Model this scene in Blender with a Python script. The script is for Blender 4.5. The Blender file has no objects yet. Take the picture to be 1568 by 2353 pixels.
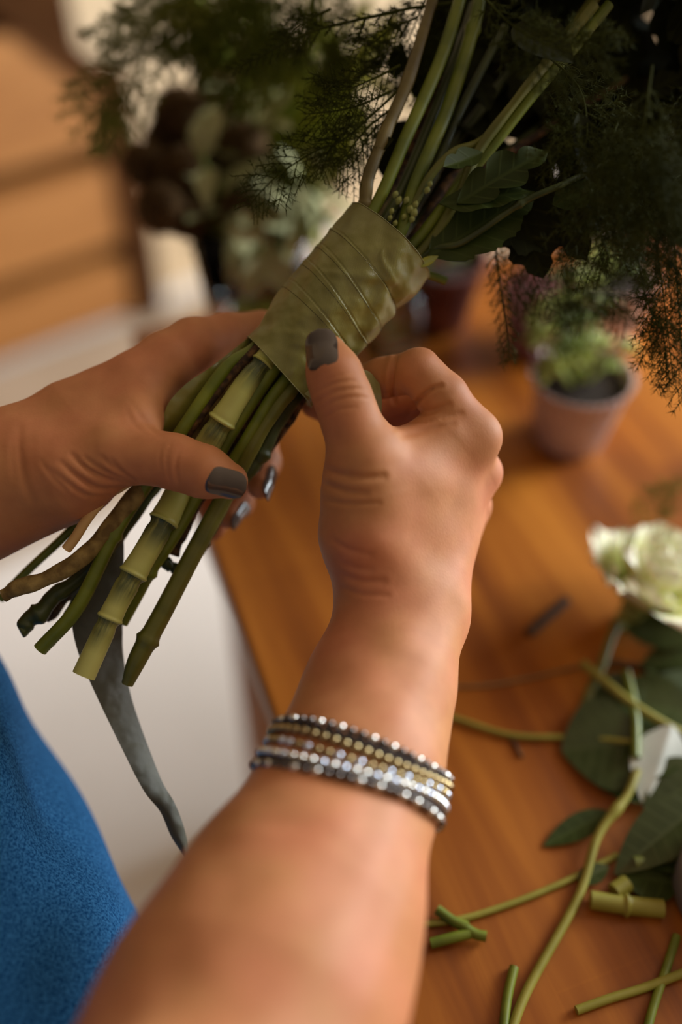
import bpy, math, random
import numpy as np
from mathutils import Vector

SC = bpy.context.scene
COL = SC.collection
rng = np.random.default_rng(7)
random.seed(7)

# ---------------------------------------------------------------- camera
FPX = 35.0 / 36.0 * 2353.0
TH = math.radians(46.0)
CAM = np.array([0.0, 0.0, 1.21])
F = np.array([0.0, math.cos(TH), -math.sin(TH)])
R = np.array([1.0, 0.0, 0.0])
U = np.array([0.0, math.sin(TH), math.cos(TH)])
cd = bpy.data.cameras.new('camera')
cam = bpy.data.objects.new('camera', cd)
COL.objects.link(cam)
cam.location = CAM
cam.rotation_euler = (math.pi / 2 - TH, 0, 0)
cd.sensor_fit = 'VERTICAL'
cd.sensor_height = 36.0
cd.sensor_width = 24.0
cd.lens = 35.0
cd.clip_start = 0.01
cd.clip_end = 60
cd.dof.use_dof = True
cd.dof.focus_distance = 0.418
cd.dof.aperture_fstop = 1.75
SC.camera = cam

# ---------------------------------------------------------------- world, lights, exposure
SC.view_settings.view_transform = 'Standard'
SC.view_settings.look = 'None'
SC.view_settings.gamma = 1.0
SC.view_settings.use_curve_mapping = False
SC.view_settings.exposure = 0.0
W = bpy.data.worlds.new('world')
SC.world = W
W.use_nodes = True
# the room round the table: warm, lighter towards the windows and the ceiling, dark low behind the florist
_nt = W.node_tree; _tc = _nt.nodes.new('ShaderNodeTexCoord')
_dp = _nt.nodes.new('ShaderNodeVectorMath'); _dp.operation = 'DOT_PRODUCT'; _dp.inputs[1].default_value = (0.68, 0.50, 0.48)
_nt.links.new(_tc.outputs['Generated'], _dp.inputs[0])
_rp = _nt.nodes.new('ShaderNodeValToRGB'); _mr = _nt.nodes.new('ShaderNodeMapRange')
_mr.inputs[1].default_value = -1; _mr.inputs[2].default_value = 1
_nt.links.new(_dp.outputs['Value'], _mr.inputs[0]); _nt.links.new(_mr.outputs[0], _rp.inputs[0])
_rp.color_ramp.elements[0].position = 0.15; _rp.color_ramp.elements[0].color = (0.05, 0.036, 0.024, 1)
_rp.color_ramp.elements[1].position = 0.95; _rp.color_ramp.elements[1].color = (1.75, 1.30, 0.86, 1)
_nt.links.new(_rp.outputs[0], _nt.nodes['Background'].inputs[0])
_nt.nodes['Background'].inputs[1].default_value = 0.315

def area(name, loc, target, sx, sy, power, color):
    l = bpy.data.lights.new(name, 'AREA')
    l.shape = 'RECTANGLE'; l.size = sx; l.size_y = sy
    l.energy = power; l.color = color
    o = bpy.data.objects.new(name, l); COL.objects.link(o)
    o.location = loc
    o.rotation_euler = (Vector(target) - Vector(loc)).to_track_quat('-Z', 'Y').to_euler()
    return o
area('window_daylight', (1.70, 1.12, 1.25), (0.0, 0.35, 0.85), 0.9, 0.9, 62.0, (0.84, 0.93, 1.0))
area('rear_window_daylight', (-0.9, -1.6, 2.3), (0.0, 0.5, 0.7), 0.5, 0.5, 1.1, (1.0, 0.93, 0.85))
area('wall_floor_fill_light', (1.9, 1.1, 1.9), (-0.45, 1.25, 0.0), 0.9, 1.2, 8.0, (1.0, 0.95, 0.90)).data.spread = math.radians(64)  # added fill to brighten wall and floor, spread narrowed to miss the arms

# ---------------------------------------------------------------- pixel helpers (1568 x 2353 frame)
def C(x, y, d):
    return CAM + d * (F + (x - 784.0) / FPX * R - (y - 1176.5) / FPX * U)
def T(x, y, h=0.0, z=0.75):
    r = F + (x - 784.0) / FPX * R - (y - 1176.5) / FPX * U
    return CAM + r * ((z + h - CAM[2]) / r[2])
def to_px(P):
    q = P - CAM
    d = q @ F
    return 784 + FPX * (q @ R) / d, 1176.5 - FPX * (q @ U) / d, d
def PR(r, d):
    return r * d / FPX

# ---------------------------------------------------------------- materials
def mat(name, base=(0.5, 0.5, 0.5), rough=0.5, **kw):
    m = bpy.data.materials.new(name); m.use_nodes = True
    nt = m.node_tree; b = nt.nodes['Principled BSDF']
    b.inputs['Base Color'].default_value = (*base, 1)
    b.inputs['Roughness'].default_value = rough
    for k, v in kw.items():
        b.inputs[k.replace('_', ' ')].default_value = v
    return m, nt, b
def N(nt, t, **kw):
    n = nt.nodes.new(t)
    for k, v in kw.items():
        if k in n.inputs.keys(): n.inputs[k].default_value = v
        else: setattr(n, k, v)
    return n
def noise(nt, scale, detail=4, vec=None, rough=0.5, dist=0.0):
    n = nt.nodes.new('ShaderNodeTexNoise')
    n.inputs['Scale'].default_value = scale; n.inputs['Detail'].default_value = detail
    n.inputs['Roughness'].default_value = rough; n.inputs['Distortion'].default_value = dist
    if vec is None:
        tc = nt.nodes.new('ShaderNodeTexCoord'); vec = tc.outputs['Object']
    nt.links.new(vec, n.inputs['Vector'])
    return n
def ramp(nt, src, stops, interp='LINEAR'):
    r = nt.nodes.new('ShaderNodeValToRGB'); r.color_ramp.interpolation = interp
    e = r.color_ramp.elements
    while len(e) < len(stops): e.new(0.5)
    for i, (p, c) in enumerate(stops):
        e[i].position = p; e[i].color = (*c, 1) if len(c) == 3 else c
    nt.links.new(src, r.inputs[0])
    return r
def mapping(nt, vec, scale=(1, 1, 1), rot=(0, 0, 0), loc=(0, 0, 0)):
    m = nt.nodes.new('ShaderNodeMapping')
    m.inputs['Scale'].default_value = scale; m.inputs['Rotation'].default_value = rot
    m.inputs['Location'].default_value = loc
    nt.links.new(vec, m.inputs['Vector'])
    return m.outputs[0]
def attr(nt, name='tc'):
    a = nt.nodes.new('ShaderNodeAttribute'); a.attribute_name = name
    return a
def bump(nt, b, src, strength=0.3, dist=0.001):
    n = nt.nodes.new('ShaderNodeBump')
    n.inputs['Strength'].default_value = strength; n.inputs['Distance'].default_value = dist
    nt.links.new(src, n.inputs['Height']); nt.links.new(n.outputs[0], b.inputs['Normal'])
    return n
def mix(nt, fac, a, b_, mode='MIX'):
    m = nt.nodes.new('ShaderNodeMix'); m.data_type = 'RGBA'; m.blend_type = mode
    for sock, v in ((m.inputs[0], fac), (m.inputs[6], a), (m.inputs[7], b_)):
        if isinstance(v, (float, int)): sock.default_value = v
        elif isinstance(v, tuple): sock.default_value = (*v, 1)
        else: nt.links.new(v, sock)
    return m.outputs[2]
def vary(name, c1, c2, scale, rough=0.5, bs=0.3, bd=0.0005, detail=4, lo=0.35, hi=0.65, **kw):
    m, nt, b = mat(name, c1, rough, **kw)
    n = noise(nt, scale, detail)
    r = ramp(nt, n.outputs['Fac'], [(lo, c1), (hi, c2)])
    nt.links.new(r.outputs[0], b.inputs['Base Color'])
    if bs: bump(nt, b, n.outputs['Fac'], bs, bd)
    return m
M = {}
# skin
m, nt, b = mat('skin', rough=0.6)
n1 = noise(nt, 28, 3); n2 = noise(nt, 140, 3)
r1 = ramp(nt, n1.outputs['Fac'], [(0.35, (0.54, 0.235, 0.090)), (0.68, (0.59, 0.215, 0.098))])
r2 = ramp(nt, n2.outputs['Fac'], [(0.3, (0.90, 0.86, 0.84)), (0.7, (1.0, 1.0, 1.0))])
nt.links.new(mix(nt, 1.0, r1.outputs[0], r2.outputs[0], 'MULTIPLY'), b.inputs['Base Color'])
b.inputs['Subsurface Weight'].default_value = 0.08
b.inputs['Subsurface Radius'].default_value = (1.0, 0.35, 0.2)
b.inputs['Subsurface Scale'].default_value = 0.004
b.inputs['Specular IOR Level'].default_value = 0.4
tco = nt.nodes.new('ShaderNodeTexCoord')
v = nt.nodes.new('ShaderNodeTexVoronoi'); v.inputs['Scale'].default_value = 900
nt.links.new(mapping(nt, tco.outputs['Object'], (1, 1, 0.45), (0.5, 0.4, 0.3)), v.inputs['Vector'])
n3 = noise(nt, 1300, 3, mapping(nt, tco.outputs['Object'], (1, 0.35, 1), (0.2, 0.7, 0.9)))
ad = nt.nodes.new('ShaderNodeMath'); ad.operation = 'ADD'
nt.links.new(v.outputs['Distance'], ad.inputs[0]); nt.links.new(n3.outputs['Fac'], ad.inputs[1])
bump(nt, b, ad.outputs[0], 0.2, 0.00012)
M['skin'] = m
m, nt, b = mat('nail_polish', (0.075, 0.055, 0.045), 0.16, Coat_Weight=0.6)
b.inputs['Coat Roughness'].default_value = 0.08
n = noise(nt, 500, 3); bump(nt, b, n.outputs['Fac'], 0.25, 0.0002)
M['polish'] = m
M['felt'] = vary('blue_felt', (0.004, 0.040, 0.12), (0.028, 0.125, 0.27), 900, 1.0, 0.5, 0.0005, 6, Specular_IOR_Level=0.1)
# table wood: planks run along the table's length
EA = math.radians(20.0)
m, nt, b = mat('table_wood', rough=0.42)
tco = nt.nodes.new('ShaderNodeTexCoord')
vv = mapping(nt, tco.outputs['Object'], (14.0, 0.9, 1))
n = noise(nt, 2.2, 6, vv, 0.6, 0.6)
n2 = noise(nt, 5, 2, mapping(nt, tco.outputs['Object'], (1, 0.5, 1)))
br = nt.nodes.new('ShaderNodeTexBrick'); br.inputs['Scale'].default_value = 1
br.inputs['Brick Width'].default_value = 0.55; br.inputs['Row Height'].default_value = 0.075
br.inputs['Mortar Size'].default_value = 0.0006
br.inputs['Color1'].default_value = (0, 0, 0, 1); br.inputs['Color2'].default_value = (1, 1, 1, 1)
br.inputs['Mortar'].default_value = (0.3, 0.3, 0.3, 1)
nt.links.new(mapping(nt, tco.outputs['Object'], (1, 1, 1), (0, 0, math.pi / 2)), br.inputs['Vector'])
r = ramp(nt, n.outputs['Fac'], [(0.28, (0.17, 0.038, 0.003)), (0.5, (0.36, 0.110, 0.009)), (0.72, (0.56, 0.205, 0.022))])
tone = ramp(nt, br.outputs['Color'], [(0.0, (0.80, 0.72, 0.66)), (1.0, (1.12, 1.12, 1.1))])
c = mix(nt, 1.0, r.outputs[0], tone.outputs[0], 'MULTIPLY')
kn = nt.nodes.new('ShaderNodeTexVoronoi'); kn.inputs['Scale'].default_value = 7.5
nt.links.new(mapping(nt, tco.outputs['Object'], (1, 0.6, 1)), kn.inputs['Vector'])
kr = ramp(nt, kn.outputs['Distance'], [(0.03, (0.16, 0.08, 0.05)), (0.12, (1, 1, 1))])
c = mix(nt, 0.8, c, kr.outputs[0], 'MULTIPLY')
nt.links.new(c, b.inputs['Base Color'])
b.inputs['Coat Weight'].default_value = 0.05; b.inputs['Specular IOR Level'].default_value = 0.35; b.inputs['Coat Roughness'].default_value = 0.25
bump(nt, b, n.outputs['Fac'], 0.12, 0.0006)
M['table'] = m
M['wood_side'] = vary('table_leg_wood', (0.30, 0.10, 0.02), (0.40, 0.15, 0.04), 20, 0.5)
M['floor'] = vary('floor_paint', (0.72, 0.70, 0.67), (0.80, 0.78, 0.76), 3.0, 0.6, 0.05)
M['floorstrip'] = vary('beige_floor_strip', (0.40, 0.31, 0.22), (0.47, 0.37, 0.27), 5.0, 0.7, 0.05)
M['plaster'] = vary('plaster', (0.62, 0.46, 0.28), (0.68, 0.52, 0.33), 6.0, 0.8, 0.1)
m, nt, b = mat('plank_wood', rough=0.55)
tco = nt.nodes.new('ShaderNodeTexCoord')
n = noise(nt, 3, 5, mapping(nt, tco.outputs['Object'], (1, 1, 9)), 0.6, 0.5)
r = ramp(nt, n.outputs['Fac'], [(0.3, (0.28, 0.105, 0.022)), (0.7, (0.44, 0.19, 0.05))])
nt.links.new(r.outputs[0], b.inputs['Base Color'])
M['plank'] = m
M['darkwood'] = vary('dark_trim_wood', (0.045, 0.016, 0.004), (0.07, 0.026, 0.007), 12, 0.85, Specular_IOR_Level=0.1)
# ribbon satin
def satin(name, c1, c2, rough):
    m, nt, b = mat(name, rough=rough)
    a = attr(nt)
    n = noise(nt, 40, 1)
    r = ramp(nt, n.outputs['Fac'], [(0.3, c1), (0.7, c2)])
    nt.links.new(r.outputs[0], b.inputs['Base Color'])
    w = nt.nodes.new('ShaderNodeTexWave'); w.inputs['Scale'].default_value = 700
    w.inputs['Distortion'].default_value = 1.5
    nt.links.new(mapping(nt, a.outputs['Vector'], (1, 1, 1), (0, 0, 0.6)), w.inputs['Vector'])
    n2 = noise(nt, 1800, 2)
    ad = nt.nodes.new('ShaderNodeMath'); ad.operation = 'ADD'
    nt.links.new(w.outputs['Fac'], ad.inputs[0]); nt.links.new(n2.outputs['Fac'], ad.inputs[1])
    nb_ = noise(nt, 75, 2)
    b2 = nt.nodes.new('ShaderNodeBump'); b2.inputs['Strength'].default_value = 0.5; b2.inputs['Distance'].default_value = 0.006
    nt.links.new(nb_.outputs['Fac'], b2.inputs['Height'])
    bb = bump(nt, b, ad.outputs[0], 0.28, 0.0002); nt.links.new(b2.outputs[0], bb.inputs['Normal'])
    b.inputs['Specular IOR Level'].default_value = 0.9
    b.inputs['Sheen Weight'].default_value = 0.15
    b.inputs['Anisotropic'].default_value = 0.4
    return m
M['satin'] = satin('olive_satin', (0.17, 0.165, 0.018), (0.25, 0.24, 0.038), 0.27)
M['satin_edge'] = satin('olive_satin_hem', (0.24, 0.23, 0.06), (0.34, 0.32, 0.10), 0.5)
M['seam'] = vary('ribbon_seam_shade', (0.07, 0.058, 0.012), (0.12, 0.10, 0.02), 900, 0.8, 0)  # hem cord at the overlaps, its dark tone includes the shadow line there
M['satin_tail'] = satin('ribbon_tail_satin', (0.060, 0.060, 0.030), (0.075, 0.075, 0.040), 0.6)  # darker, duller satin used for the whole loose tail
def stem_mat(name, c1, c2, sc=60, rough=0.45):
    m, nt, b = mat(name, rough=rough)
    a = attr(nt)
    n = noise(nt, 1.0, 4, mapping(nt, a.outputs['Vector'], (5, sc, 1)))
    n2 = noise(nt, 45, 3)
    mx = nt.nodes.new('ShaderNodeMath'); mx.operation = 'MULTIPLY_ADD'
    nt.links.new(n.outputs['Fac'], mx.inputs[0]); mx.inputs[1].default_value = 0.6
    ml = nt.nodes.new('ShaderNodeMath'); ml.operation = 'MULTIPLY'; ml.inputs[1].default_value = 0.4
    nt.links.new(n2.outputs['Fac'], ml.inputs[0]); nt.links.new(ml.outputs[0], mx.inputs[2])
    r = ramp(nt, mx.outputs[0], [(0.36, c1), (0.64, c2)])
    nt.links.new(r.outputs[0], b.inputs['Base Color'])
    bump(nt, b, n.outputs['Fac'], 0.3, 0.0003)
    return m
M['green'] = stem_mat('stem_green', (0.085, 0.120, 0.006), (0.20, 0.24, 0.016))
M['olive'] = stem_mat('stem_olive', (0.085, 0.095, 0.010), (0.19, 0.19, 0.028))
M['darkgreen'] = stem_mat('stem_dark_green', (0.028, 0.042, 0.008), (0.065, 0.085, 0.016))
M['tan'] = stem_mat('stem_tan_ribbed', (0.085, 0.062, 0.014), (0.20, 0.155, 0.045))
M['bark'] = vary('stem_bark', (0.15, 0.09, 0.022), (0.36, 0.25, 0.075), 160, 0.8, 0.9, 0.0012, 6)
M['darkbark'] = vary('stem_dark_bark', (0.035, 0.018, 0.008), (0.20, 0.10, 0.035), 260, 0.85, 0.9, 0.0008, 6, 0.45, 0.7)
M['peeled'] = vary('stem_peeled', (0.62, 0.38, 0.14), (0.78, 0.55, 0.25), 60, 0.6, 0.4, 0.0005)
# jointed stem: pale sheath above each node, dark green stripes just under it
m, nt, b = mat('jointed_stem', rough=0.42)
a = attr(nt)
sp = nt.nodes.new('ShaderNodeSeparateXYZ'); nt.links.new(a.outputs['Vector'], sp.inputs[0])
n = noise(nt, 1.0, 5, mapping(nt, a.outputs['Vector'], (75, 8, 0)), 0.7)
st = ramp(nt, n.outputs['Fac'], [(0.44, (0.035, 0.055, 0.02)), (0.56, (0.30, 0.30, 0.075))])
n2 = noise(nt, 1.0, 3, mapping(nt, a.outputs['Vector'], (35, 10, 0)))
pale = ramp(nt, n2.outputs['Fac'], [(0.35, (0.42, 0.44, 0.09)), (0.65, (0.60, 0.60, 0.20))])
fade = ramp(nt, sp.outputs[2], [(0.0, (1, 1, 1)), (0.22, (0.85, 0.85, 0.85)), (0.5, (0, 0, 0))])
nt.links.new(mix(nt, fade.outputs[0], pale.outputs[0], st.outputs[0]), b.inputs['Base Color'])
bump(nt, b, n.outputs['Fac'], 0.25, 0.0004)
M['jointed'] = m
def leaf_mat(name, c1, c2, vein, rough=0.5, trans=0.0):
    m, nt, b = mat(name, rough=rough)
    a = attr(nt)
    sp = nt.nodes.new('ShaderNodeSeparateXYZ'); nt.links.new(a.outputs['Vector'], sp.inputs[0])
    ab = nt.nodes.new('ShaderNodeMath'); ab.operation = 'ABSOLUTE'; nt.links.new(sp.outputs[0], ab.inputs[0])
    n = noise(nt, 60, 3)
    r = ramp(nt, n.outputs['Fac'], [(0.35, c1), (0.65, c2)])
    # side veins: lines of y - 0.35|x|
    ml = nt.nodes.new('ShaderNodeMath'); ml.operation = 'MULTIPLY_ADD'; ml.inputs[1].default_value = -0.35
    nt.links.new(ab.outputs[0], ml.inputs[0]); nt.links.new(sp.outputs[1], ml.inputs[2])
    fr = nt.nodes.new('ShaderNodeMath'); fr.operation = 'PINGPONG'; fr.inputs[1].default_value = 0.07
    nt.links.new(ml.outputs[0], fr.inputs[0])
    mn = nt.nodes.new('ShaderNodeMath'); mn.operation = 'MINIMUM'
    sc2 = nt.nodes.new('ShaderNodeMath'); sc2.operation = 'MULTIPLY'; sc2.inputs[1].default_value = 0.6
    nt.links.new(ab.outputs[0], sc2.inputs[0])
    nt.links.new(sc2.outputs[0], mn.inputs[0]); nt.links.new(fr.outputs[0], mn.inputs[1])
    vr = ramp(nt, mn.outputs[0], [(0.004, (1, 1, 1)), (0.014, (0, 0, 0))])
    nt.links.new(mix(nt, vr.outputs[0], r.outputs[0], vein), b.inputs['Base Color'])
    bump(nt, b, vr.outputs[0], 0.12, 0.0004)
    b.inputs['Specular IOR Level'].default_value = 0.18 if rough > .4 else 0.4
    b.inputs['Transmission Weight'].default_value = 0
    return m
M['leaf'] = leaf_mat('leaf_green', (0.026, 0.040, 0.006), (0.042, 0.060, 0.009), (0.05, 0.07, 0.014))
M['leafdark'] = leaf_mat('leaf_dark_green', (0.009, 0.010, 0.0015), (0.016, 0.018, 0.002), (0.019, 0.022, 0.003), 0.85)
M['tableleaf'] = leaf_mat('leaf_glossy', (0.030, 0.042, 0.010), (0.050, 0.066, 0.018), (0.055, 0.07, 0.022), 0.3)
M['midleaf'] = leaf_mat('leaf_mid_green', (0.11, 0.14, 0.014), (0.24, 0.26, 0.035), (0.26, 0.27, 0.05))
M['sage'] = leaf_mat('leaf_sage', (0.30, 0.30, 0.12), (0.42, 0.42, 0.22), (0.44, 0.44, 0.24), 0.7)
M['limeleaf'] = leaf_mat('leaf_lime', (0.20, 0.22, 0.02), (0.34, 0.33, 0.05), (0.3, 0.32, 0.1), 0.5)
M['fern'] = vary('fern_green', (0.030, 0.036, 0.004), (0.050, 0.058, 0.008), 40, 0.8, 0, Specular_IOR_Level=0.1)
M['fernmid'] = vary('fern_mid_green', (0.085, 0.115, 0.010), (0.14, 0.17, 0.022), 40, 0.8, 0, Specular_IOR_Level=0.1)
M['fernlight'] = vary('fern_light_green', (0.12, 0.145, 0.018), (0.19, 0.21, 0.04), 40, 0.8, 0, Specular_IOR_Level=0.1)
M['brownflower'] = vary('brown_flower', (0.075, 0.036, 0.010), (0.19, 0.105, 0.032), 180, 0.95, 0.6, 0.001)
m, nt, b = mat('cream_petal', rough=0.5)
a = attr(nt)
sp = nt.nodes.new('ShaderNodeSeparateXYZ'); nt.links.new(a.outputs['Vector'], sp.inputs[0])
r = ramp(nt, sp.outputs[1], [(0.0, (0.50, 0.56, 0.05)), (0.45, (0.80, 0.80, 0.26)), (0.9, (0.90, 0.88, 0.68))])
nt.links.new(r.outputs[0], b.inputs['Base Color'])
b.inputs['Subsurface Weight'].default_value = 0.15; b.inputs['Subsurface Scale'].default_value = 0.003
M['petal'] = m
M['leafsheen'] = vary('leaf_painted_sheen', (0.50, 0.55, 0.50), (0.62, 0.66, 0.60), 60, 0.6, 0)  # pale leaf colour with the glossy reflection painted in
M['pinkpetal'] = vary('pink_petal', (0.50, 0.20, 0.24), (0.62, 0.30, 0.34), 60, 0.6, 0)
M['pot'] = vary('rose_metal', (0.60, 0.45, 0.42), (0.70, 0.56, 0.53), 60, 0.3, 0.2, 0.0005, Metallic=0.15)
M['darkpot'] = vary('plum_metal', (0.20, 0.085, 0.085), (0.30, 0.14, 0.13), 60, 0.3, 0.2, 0.0005, Metallic=0.7)
M['soil'] = vary('soil', (0.018, 0.011, 0.007), (0.04, 0.025, 0.015), 300, 0.95, 0.9, 0.002)
M['succulent'] = vary('succulent_green', (0.28, 0.36, 0.05), (0.50, 0.56, 0.14), 70, 0.45, 0)
M['succulentdeep'] = vary('succulent_deep_green', (0.10, 0.17, 0.02), (0.20, 0.27, 0.04), 70, 0.45, 0)
M['succulentred'] = vary('succulent_red', (0.16, 0.035, 0.035), (0.30, 0.08, 0.07), 70, 0.5, 0)
m, nt, b = mat('clear_glass', (0.97, 1.0, 0.98), 0.02, Transmission_Weight=1.0, IOR=1.45)
M['glass'] = m
m, nt, b = mat('water', (0.96, 1.0, 0.93), 0.0, Transmission_Weight=1.0, IOR=1.33)
M['water'] = m
M['bead_silver'] = mat('bead_silver', (0.80, 0.78, 0.72), 0.16, Metallic=1.0)[0]
M['bead_gold'] = mat('bead_antique_gold', (0.42, 0.32, 0.16), 0.2, Metallic=1.0)[0]
M['bead_dark'] = mat('bead_gunmetal', (0.16, 0.14, 0.13), 0.2, Metallic=1.0)[0]
M['bead_crystal'] = mat('bead_crystal', (0.70, 0.76, 0.88), 0.08, Metallic=0.8)[0]
M['cord'] = vary('dark_cord', (0.02, 0.015, 0.012), (0.05, 0.035, 0.03), 900, 0.8)
M['greyplastic'] = vary('grey_plastic', (0.16, 0.15, 0.14), (0.19, 0.18, 0.17), 40, 0.45)
M['twine'] = vary('twine', (0.20, 0.11, 0.04), (0.28, 0.17, 0.07), 500, 0.9)
M['yellowgreen'] = stem_mat('stem_yellow_green', (0.22, 0.20, 0.022), (0.32, 0.29, 0.045))

# ---------------------------------------------------------------- mesh builders
class MB:
    """Collects vertices (with a tc attribute) and faces, builds ONE mesh object."""
    def __init__(s): s.v = []; s.t = []; s.f = []; s.m = []; s.n = 0
    def add(s, V, faces, tc=None, mi=0):
        V = np.asarray(V, float).reshape(-1, 3)
        s.v.append(V)
        s.t.append(np.zeros_like(V) if tc is None else np.asarray(tc, float).reshape(-1, 3))
        fa = np.asarray(faces, np.int64)
        s.f.append(fa + s.n); s.m.append(np.full(len(fa), mi)); s.n += len(V)
        return s
    def build(s, name, mats, parent=None, smooth=True, org=None):
        V = np.concatenate(s.v); Tc = np.concatenate(s.t)
        me = bpy.data.meshes.new(name)
        o = bpy.data.objects.new(name, me); COL.objects.link(o)
        if parent is not None:
            o.parent = parent
            V = V - np.array(parent.matrix_basis.translation)
        else:
            org = V.mean(0) if org is None else np.asarray(org)
            o.location = org; V = V - org
        me.vertices.add(len(V)); me.vertices.foreach_set('co', V.astype(np.float32).ravel())
        tot = np.concatenate([np.full(len(f), f.shape[1]) for f in s.f])
        loops = np.concatenate([f.ravel() for f in s.f])
        me.loops.add(len(loops)); me.loops.foreach_set('vertex_index', loops.astype(np.int32))
        me.polygons.add(len(tot))
        st = np.concatenate([[0], np.cumsum(tot)[:-1]])
        me.polygons.foreach_set('loop_start', st.astype(np.int32))
        me.polygons.foreach_set('loop_total', tot.astype(np.int32))
        me.polygons.foreach_set('material_index', np.concatenate(s.m).astype(np.int32))
        me.polygons.foreach_set('use_smooth', np.full(len(tot), bool(smooth)))
        me.update(calc_edges=True)
        at = me.attributes.new('tc', 'FLOAT_VECTOR', 'POINT')
        at.data.foreach_set('vector', Tc.astype(np.float32).ravel())
        for mm in (mats if isinstance(mats, (list, tuple)) else [mats]):
            me.materials.append(M[mm] if isinstance(mm, str) else mm)
        return o

def tag(o, label=None, cat=None, group=None, kind=None):
    if label: o['label'] = label
    if cat: o['category'] = cat
    if group: o['group'] = group
    if kind: o['kind'] = kind
    return o
def thing(name, label, cat, loc, group=None):
    o = bpy.data.objects.new(name, None); COL.objects.link(o)
    o.empty_display_size = 0.01
    o.location = [float(q) for q in loc]
    return tag(o, label, cat, group)

def nrm(v):
    v = np.asarray(v, float); return v / (np.linalg.norm(v, axis=-1, keepdims=True) + 1e-12)
def spline(pts, n):
    """Catmull-Rom through rows of pts (any columns)."""
    P = np.asarray(pts, float)
    if len(P) == 2:
        t = np.linspace(0, 1, n)[:, None]; return P[0] * (1 - t) + P[1] * t
    E = np.vstack([2 * P[0] - P[1], P, 2 * P[-1] - P[-2]])
    u = np.linspace(0, len(P) - 1, n); i = np.minimum(u.astype(int), len(P) - 2); t = (u - i)[:, None]
    a, b_, c, d = E[i], E[i + 1], E[i + 2], E[i + 3]
    return 0.5 * (2 * b_ + (c - a) * t + (2 * a - 5 * b_ + 4 * c - d) * t ** 2 + (3 * b_ - a - 3 * c + d) * t ** 3)
def frames(P):
    Tn = nrm(np.gradient(P, axis=0))
    ref = np.array([0.31, 0.17, 0.93]); 
    if abs(Tn[0] @ ref) > 0.9: ref = np.array([1.0, 0.2, 0.1])
    A = np.zeros_like(P); a = nrm(np.cross(Tn[0], ref))
    for k in range(len(P)):
        a = nrm(a - (a @ Tn[k]) * Tn[k]); A[k] = a
    return Tn, A, np.cross(Tn, A)
def tube(mb, P, rad, sides=10, mi=0, cap=True, tcz=None, ridge=0.0, nr=5):
    P = np.asarray(P, float); n = len(P)
    rad = np.broadcast_to(np.asarray(rad, float), (n,))
    _, A, B = frames(P)
    th = np.linspace(0, 2 * np.pi, sides, endpoint=False)
    rr = rad[:, None] * (1 + ridge * np.cos(nr * th)[None])
    V = P[:, None] + rr[..., None] * (np.cos(th)[None, :, None] * A[:, None] + np.sin(th)[None, :, None] * B[:, None])
    L = np.concatenate([[0], np.cumsum(np.linalg.norm(np.diff(P, axis=0), axis=1))])
    tc = np.zeros((n, sides, 3))
    uu = (1 - np.abs(th / np.pi - 1)) * rad.mean() * 3
    tc[..., 0] = uu[None]; tc[..., 1] = L[:, None]
    if tcz is not None: tc[..., 2] = np.asarray(tcz)[:, None]
    i = np.arange(n - 1)[:, None] * sides; j = np.arange(sides)[None]; jn = (j + 1) % sides
    q = np.stack([i + j, i + jn, i + sides + jn, i + sides + j], -1).reshape(-1, 4)
    base = mb.n
    mb.add(V.reshape(-1, 3), q, tc.reshape(-1, 3), mi)
    if cap:
        for e, kk in ((0, 0), (n - 1, 1)):
            Vc = np.vstack([V[e], P[e]])
            f = np.stack([np.arange(sides), (np.arange(sides) + 1) % sides, np.full(sides, sides)], -1)
            if kk == 0: f = f[:, ::-1]
            mb.add(Vc, f, np.tile(tc[e].mean(0), (sides + 1, 1)), mi)
    return mb
def grid_faces(nu, nv, closed=False):
    i = np.arange(nu - 1)[:, None]; j = np.arange(nv if closed else nv - 1)[None]; jn = (j + 1) % nv
    return np.stack([i * nv + j, i * nv + jn, (i + 1) * nv + jn, (i + 1) * nv + j], -1).reshape(-1, 4)
def lathe(mb, prof, center, sides=48, mi=0, flute=0.0, nf=24, axis=None):
    prof = np.asarray(prof, float); th = np.linspace(0, 2 * np.pi, sides, endpoint=False)
    rr = prof[:, :1] * (1 + flute * (prof[:, 2:3] if prof.shape[1] > 2 else 1) * np.cos(nf * th)[None])
    V = np.stack([rr * np.cos(th), rr * np.sin(th), np.repeat(prof[:, 1:2], sides, 1)], -1) + np.asarray(center)
    mb.add(V.reshape(-1, 3), grid_faces(len(prof), sides, True), None, mi)
    return mb
def box(mb, c, ex, ey, ez, mi=0):
    """c centre; ex,ey,ez half-extent vectors"""
    c, ex, ey, ez = map(np.asarray, (c, ex, ey, ez))
    V = [c + a * ex + b_ * ey + d * ez for a in (-1, 1) for b_ in (-1, 1) for d in (-1, 1)]
    mb.add(V, [(0, 1, 3, 2), (4, 6, 7, 5), (0, 4, 5, 1), (2, 3, 7, 6), (0, 2, 6, 4), (1, 5, 7, 3)], None, mi)
    return mb
# ================================================================ the setting
mb = MB(); box(mb, (0.3, 0.9, -0.02), (2.6, 0, 0), (0, 3.0, 0), (0, 0, 0.02))
tag(mb.build('floor', 'floor', smooth=False), kind='structure')
P0 = T(345, 720, z=0.0); P1 = T(0, 850, z=0.0)          # foot of the panelled cupboard
WD = nrm(P0 - P1)                                         # along the wall, to the right
WN = np.array([WD[1], -WD[0], 0.0])                       # towards the room
def onwall(x, y, off=0.0):
    r = F + (x - 784.0) / FPX * R - (y - 1176.5) / FPX * U
    o = P0 + WN * off
    return CAM + r * (((o - CAM) @ WN) / (r @ WN))
mid = P0 + WD * 1.0 - WN * 0.09
mb = MB(); box(mb, mid + np.array([0, 0, 1.3]), WD * 2.6, WN * 0.03, (0, 0, 1.3))
tag(mb.build('wall_back', 'plaster', smooth=False), kind='structure')
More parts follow.
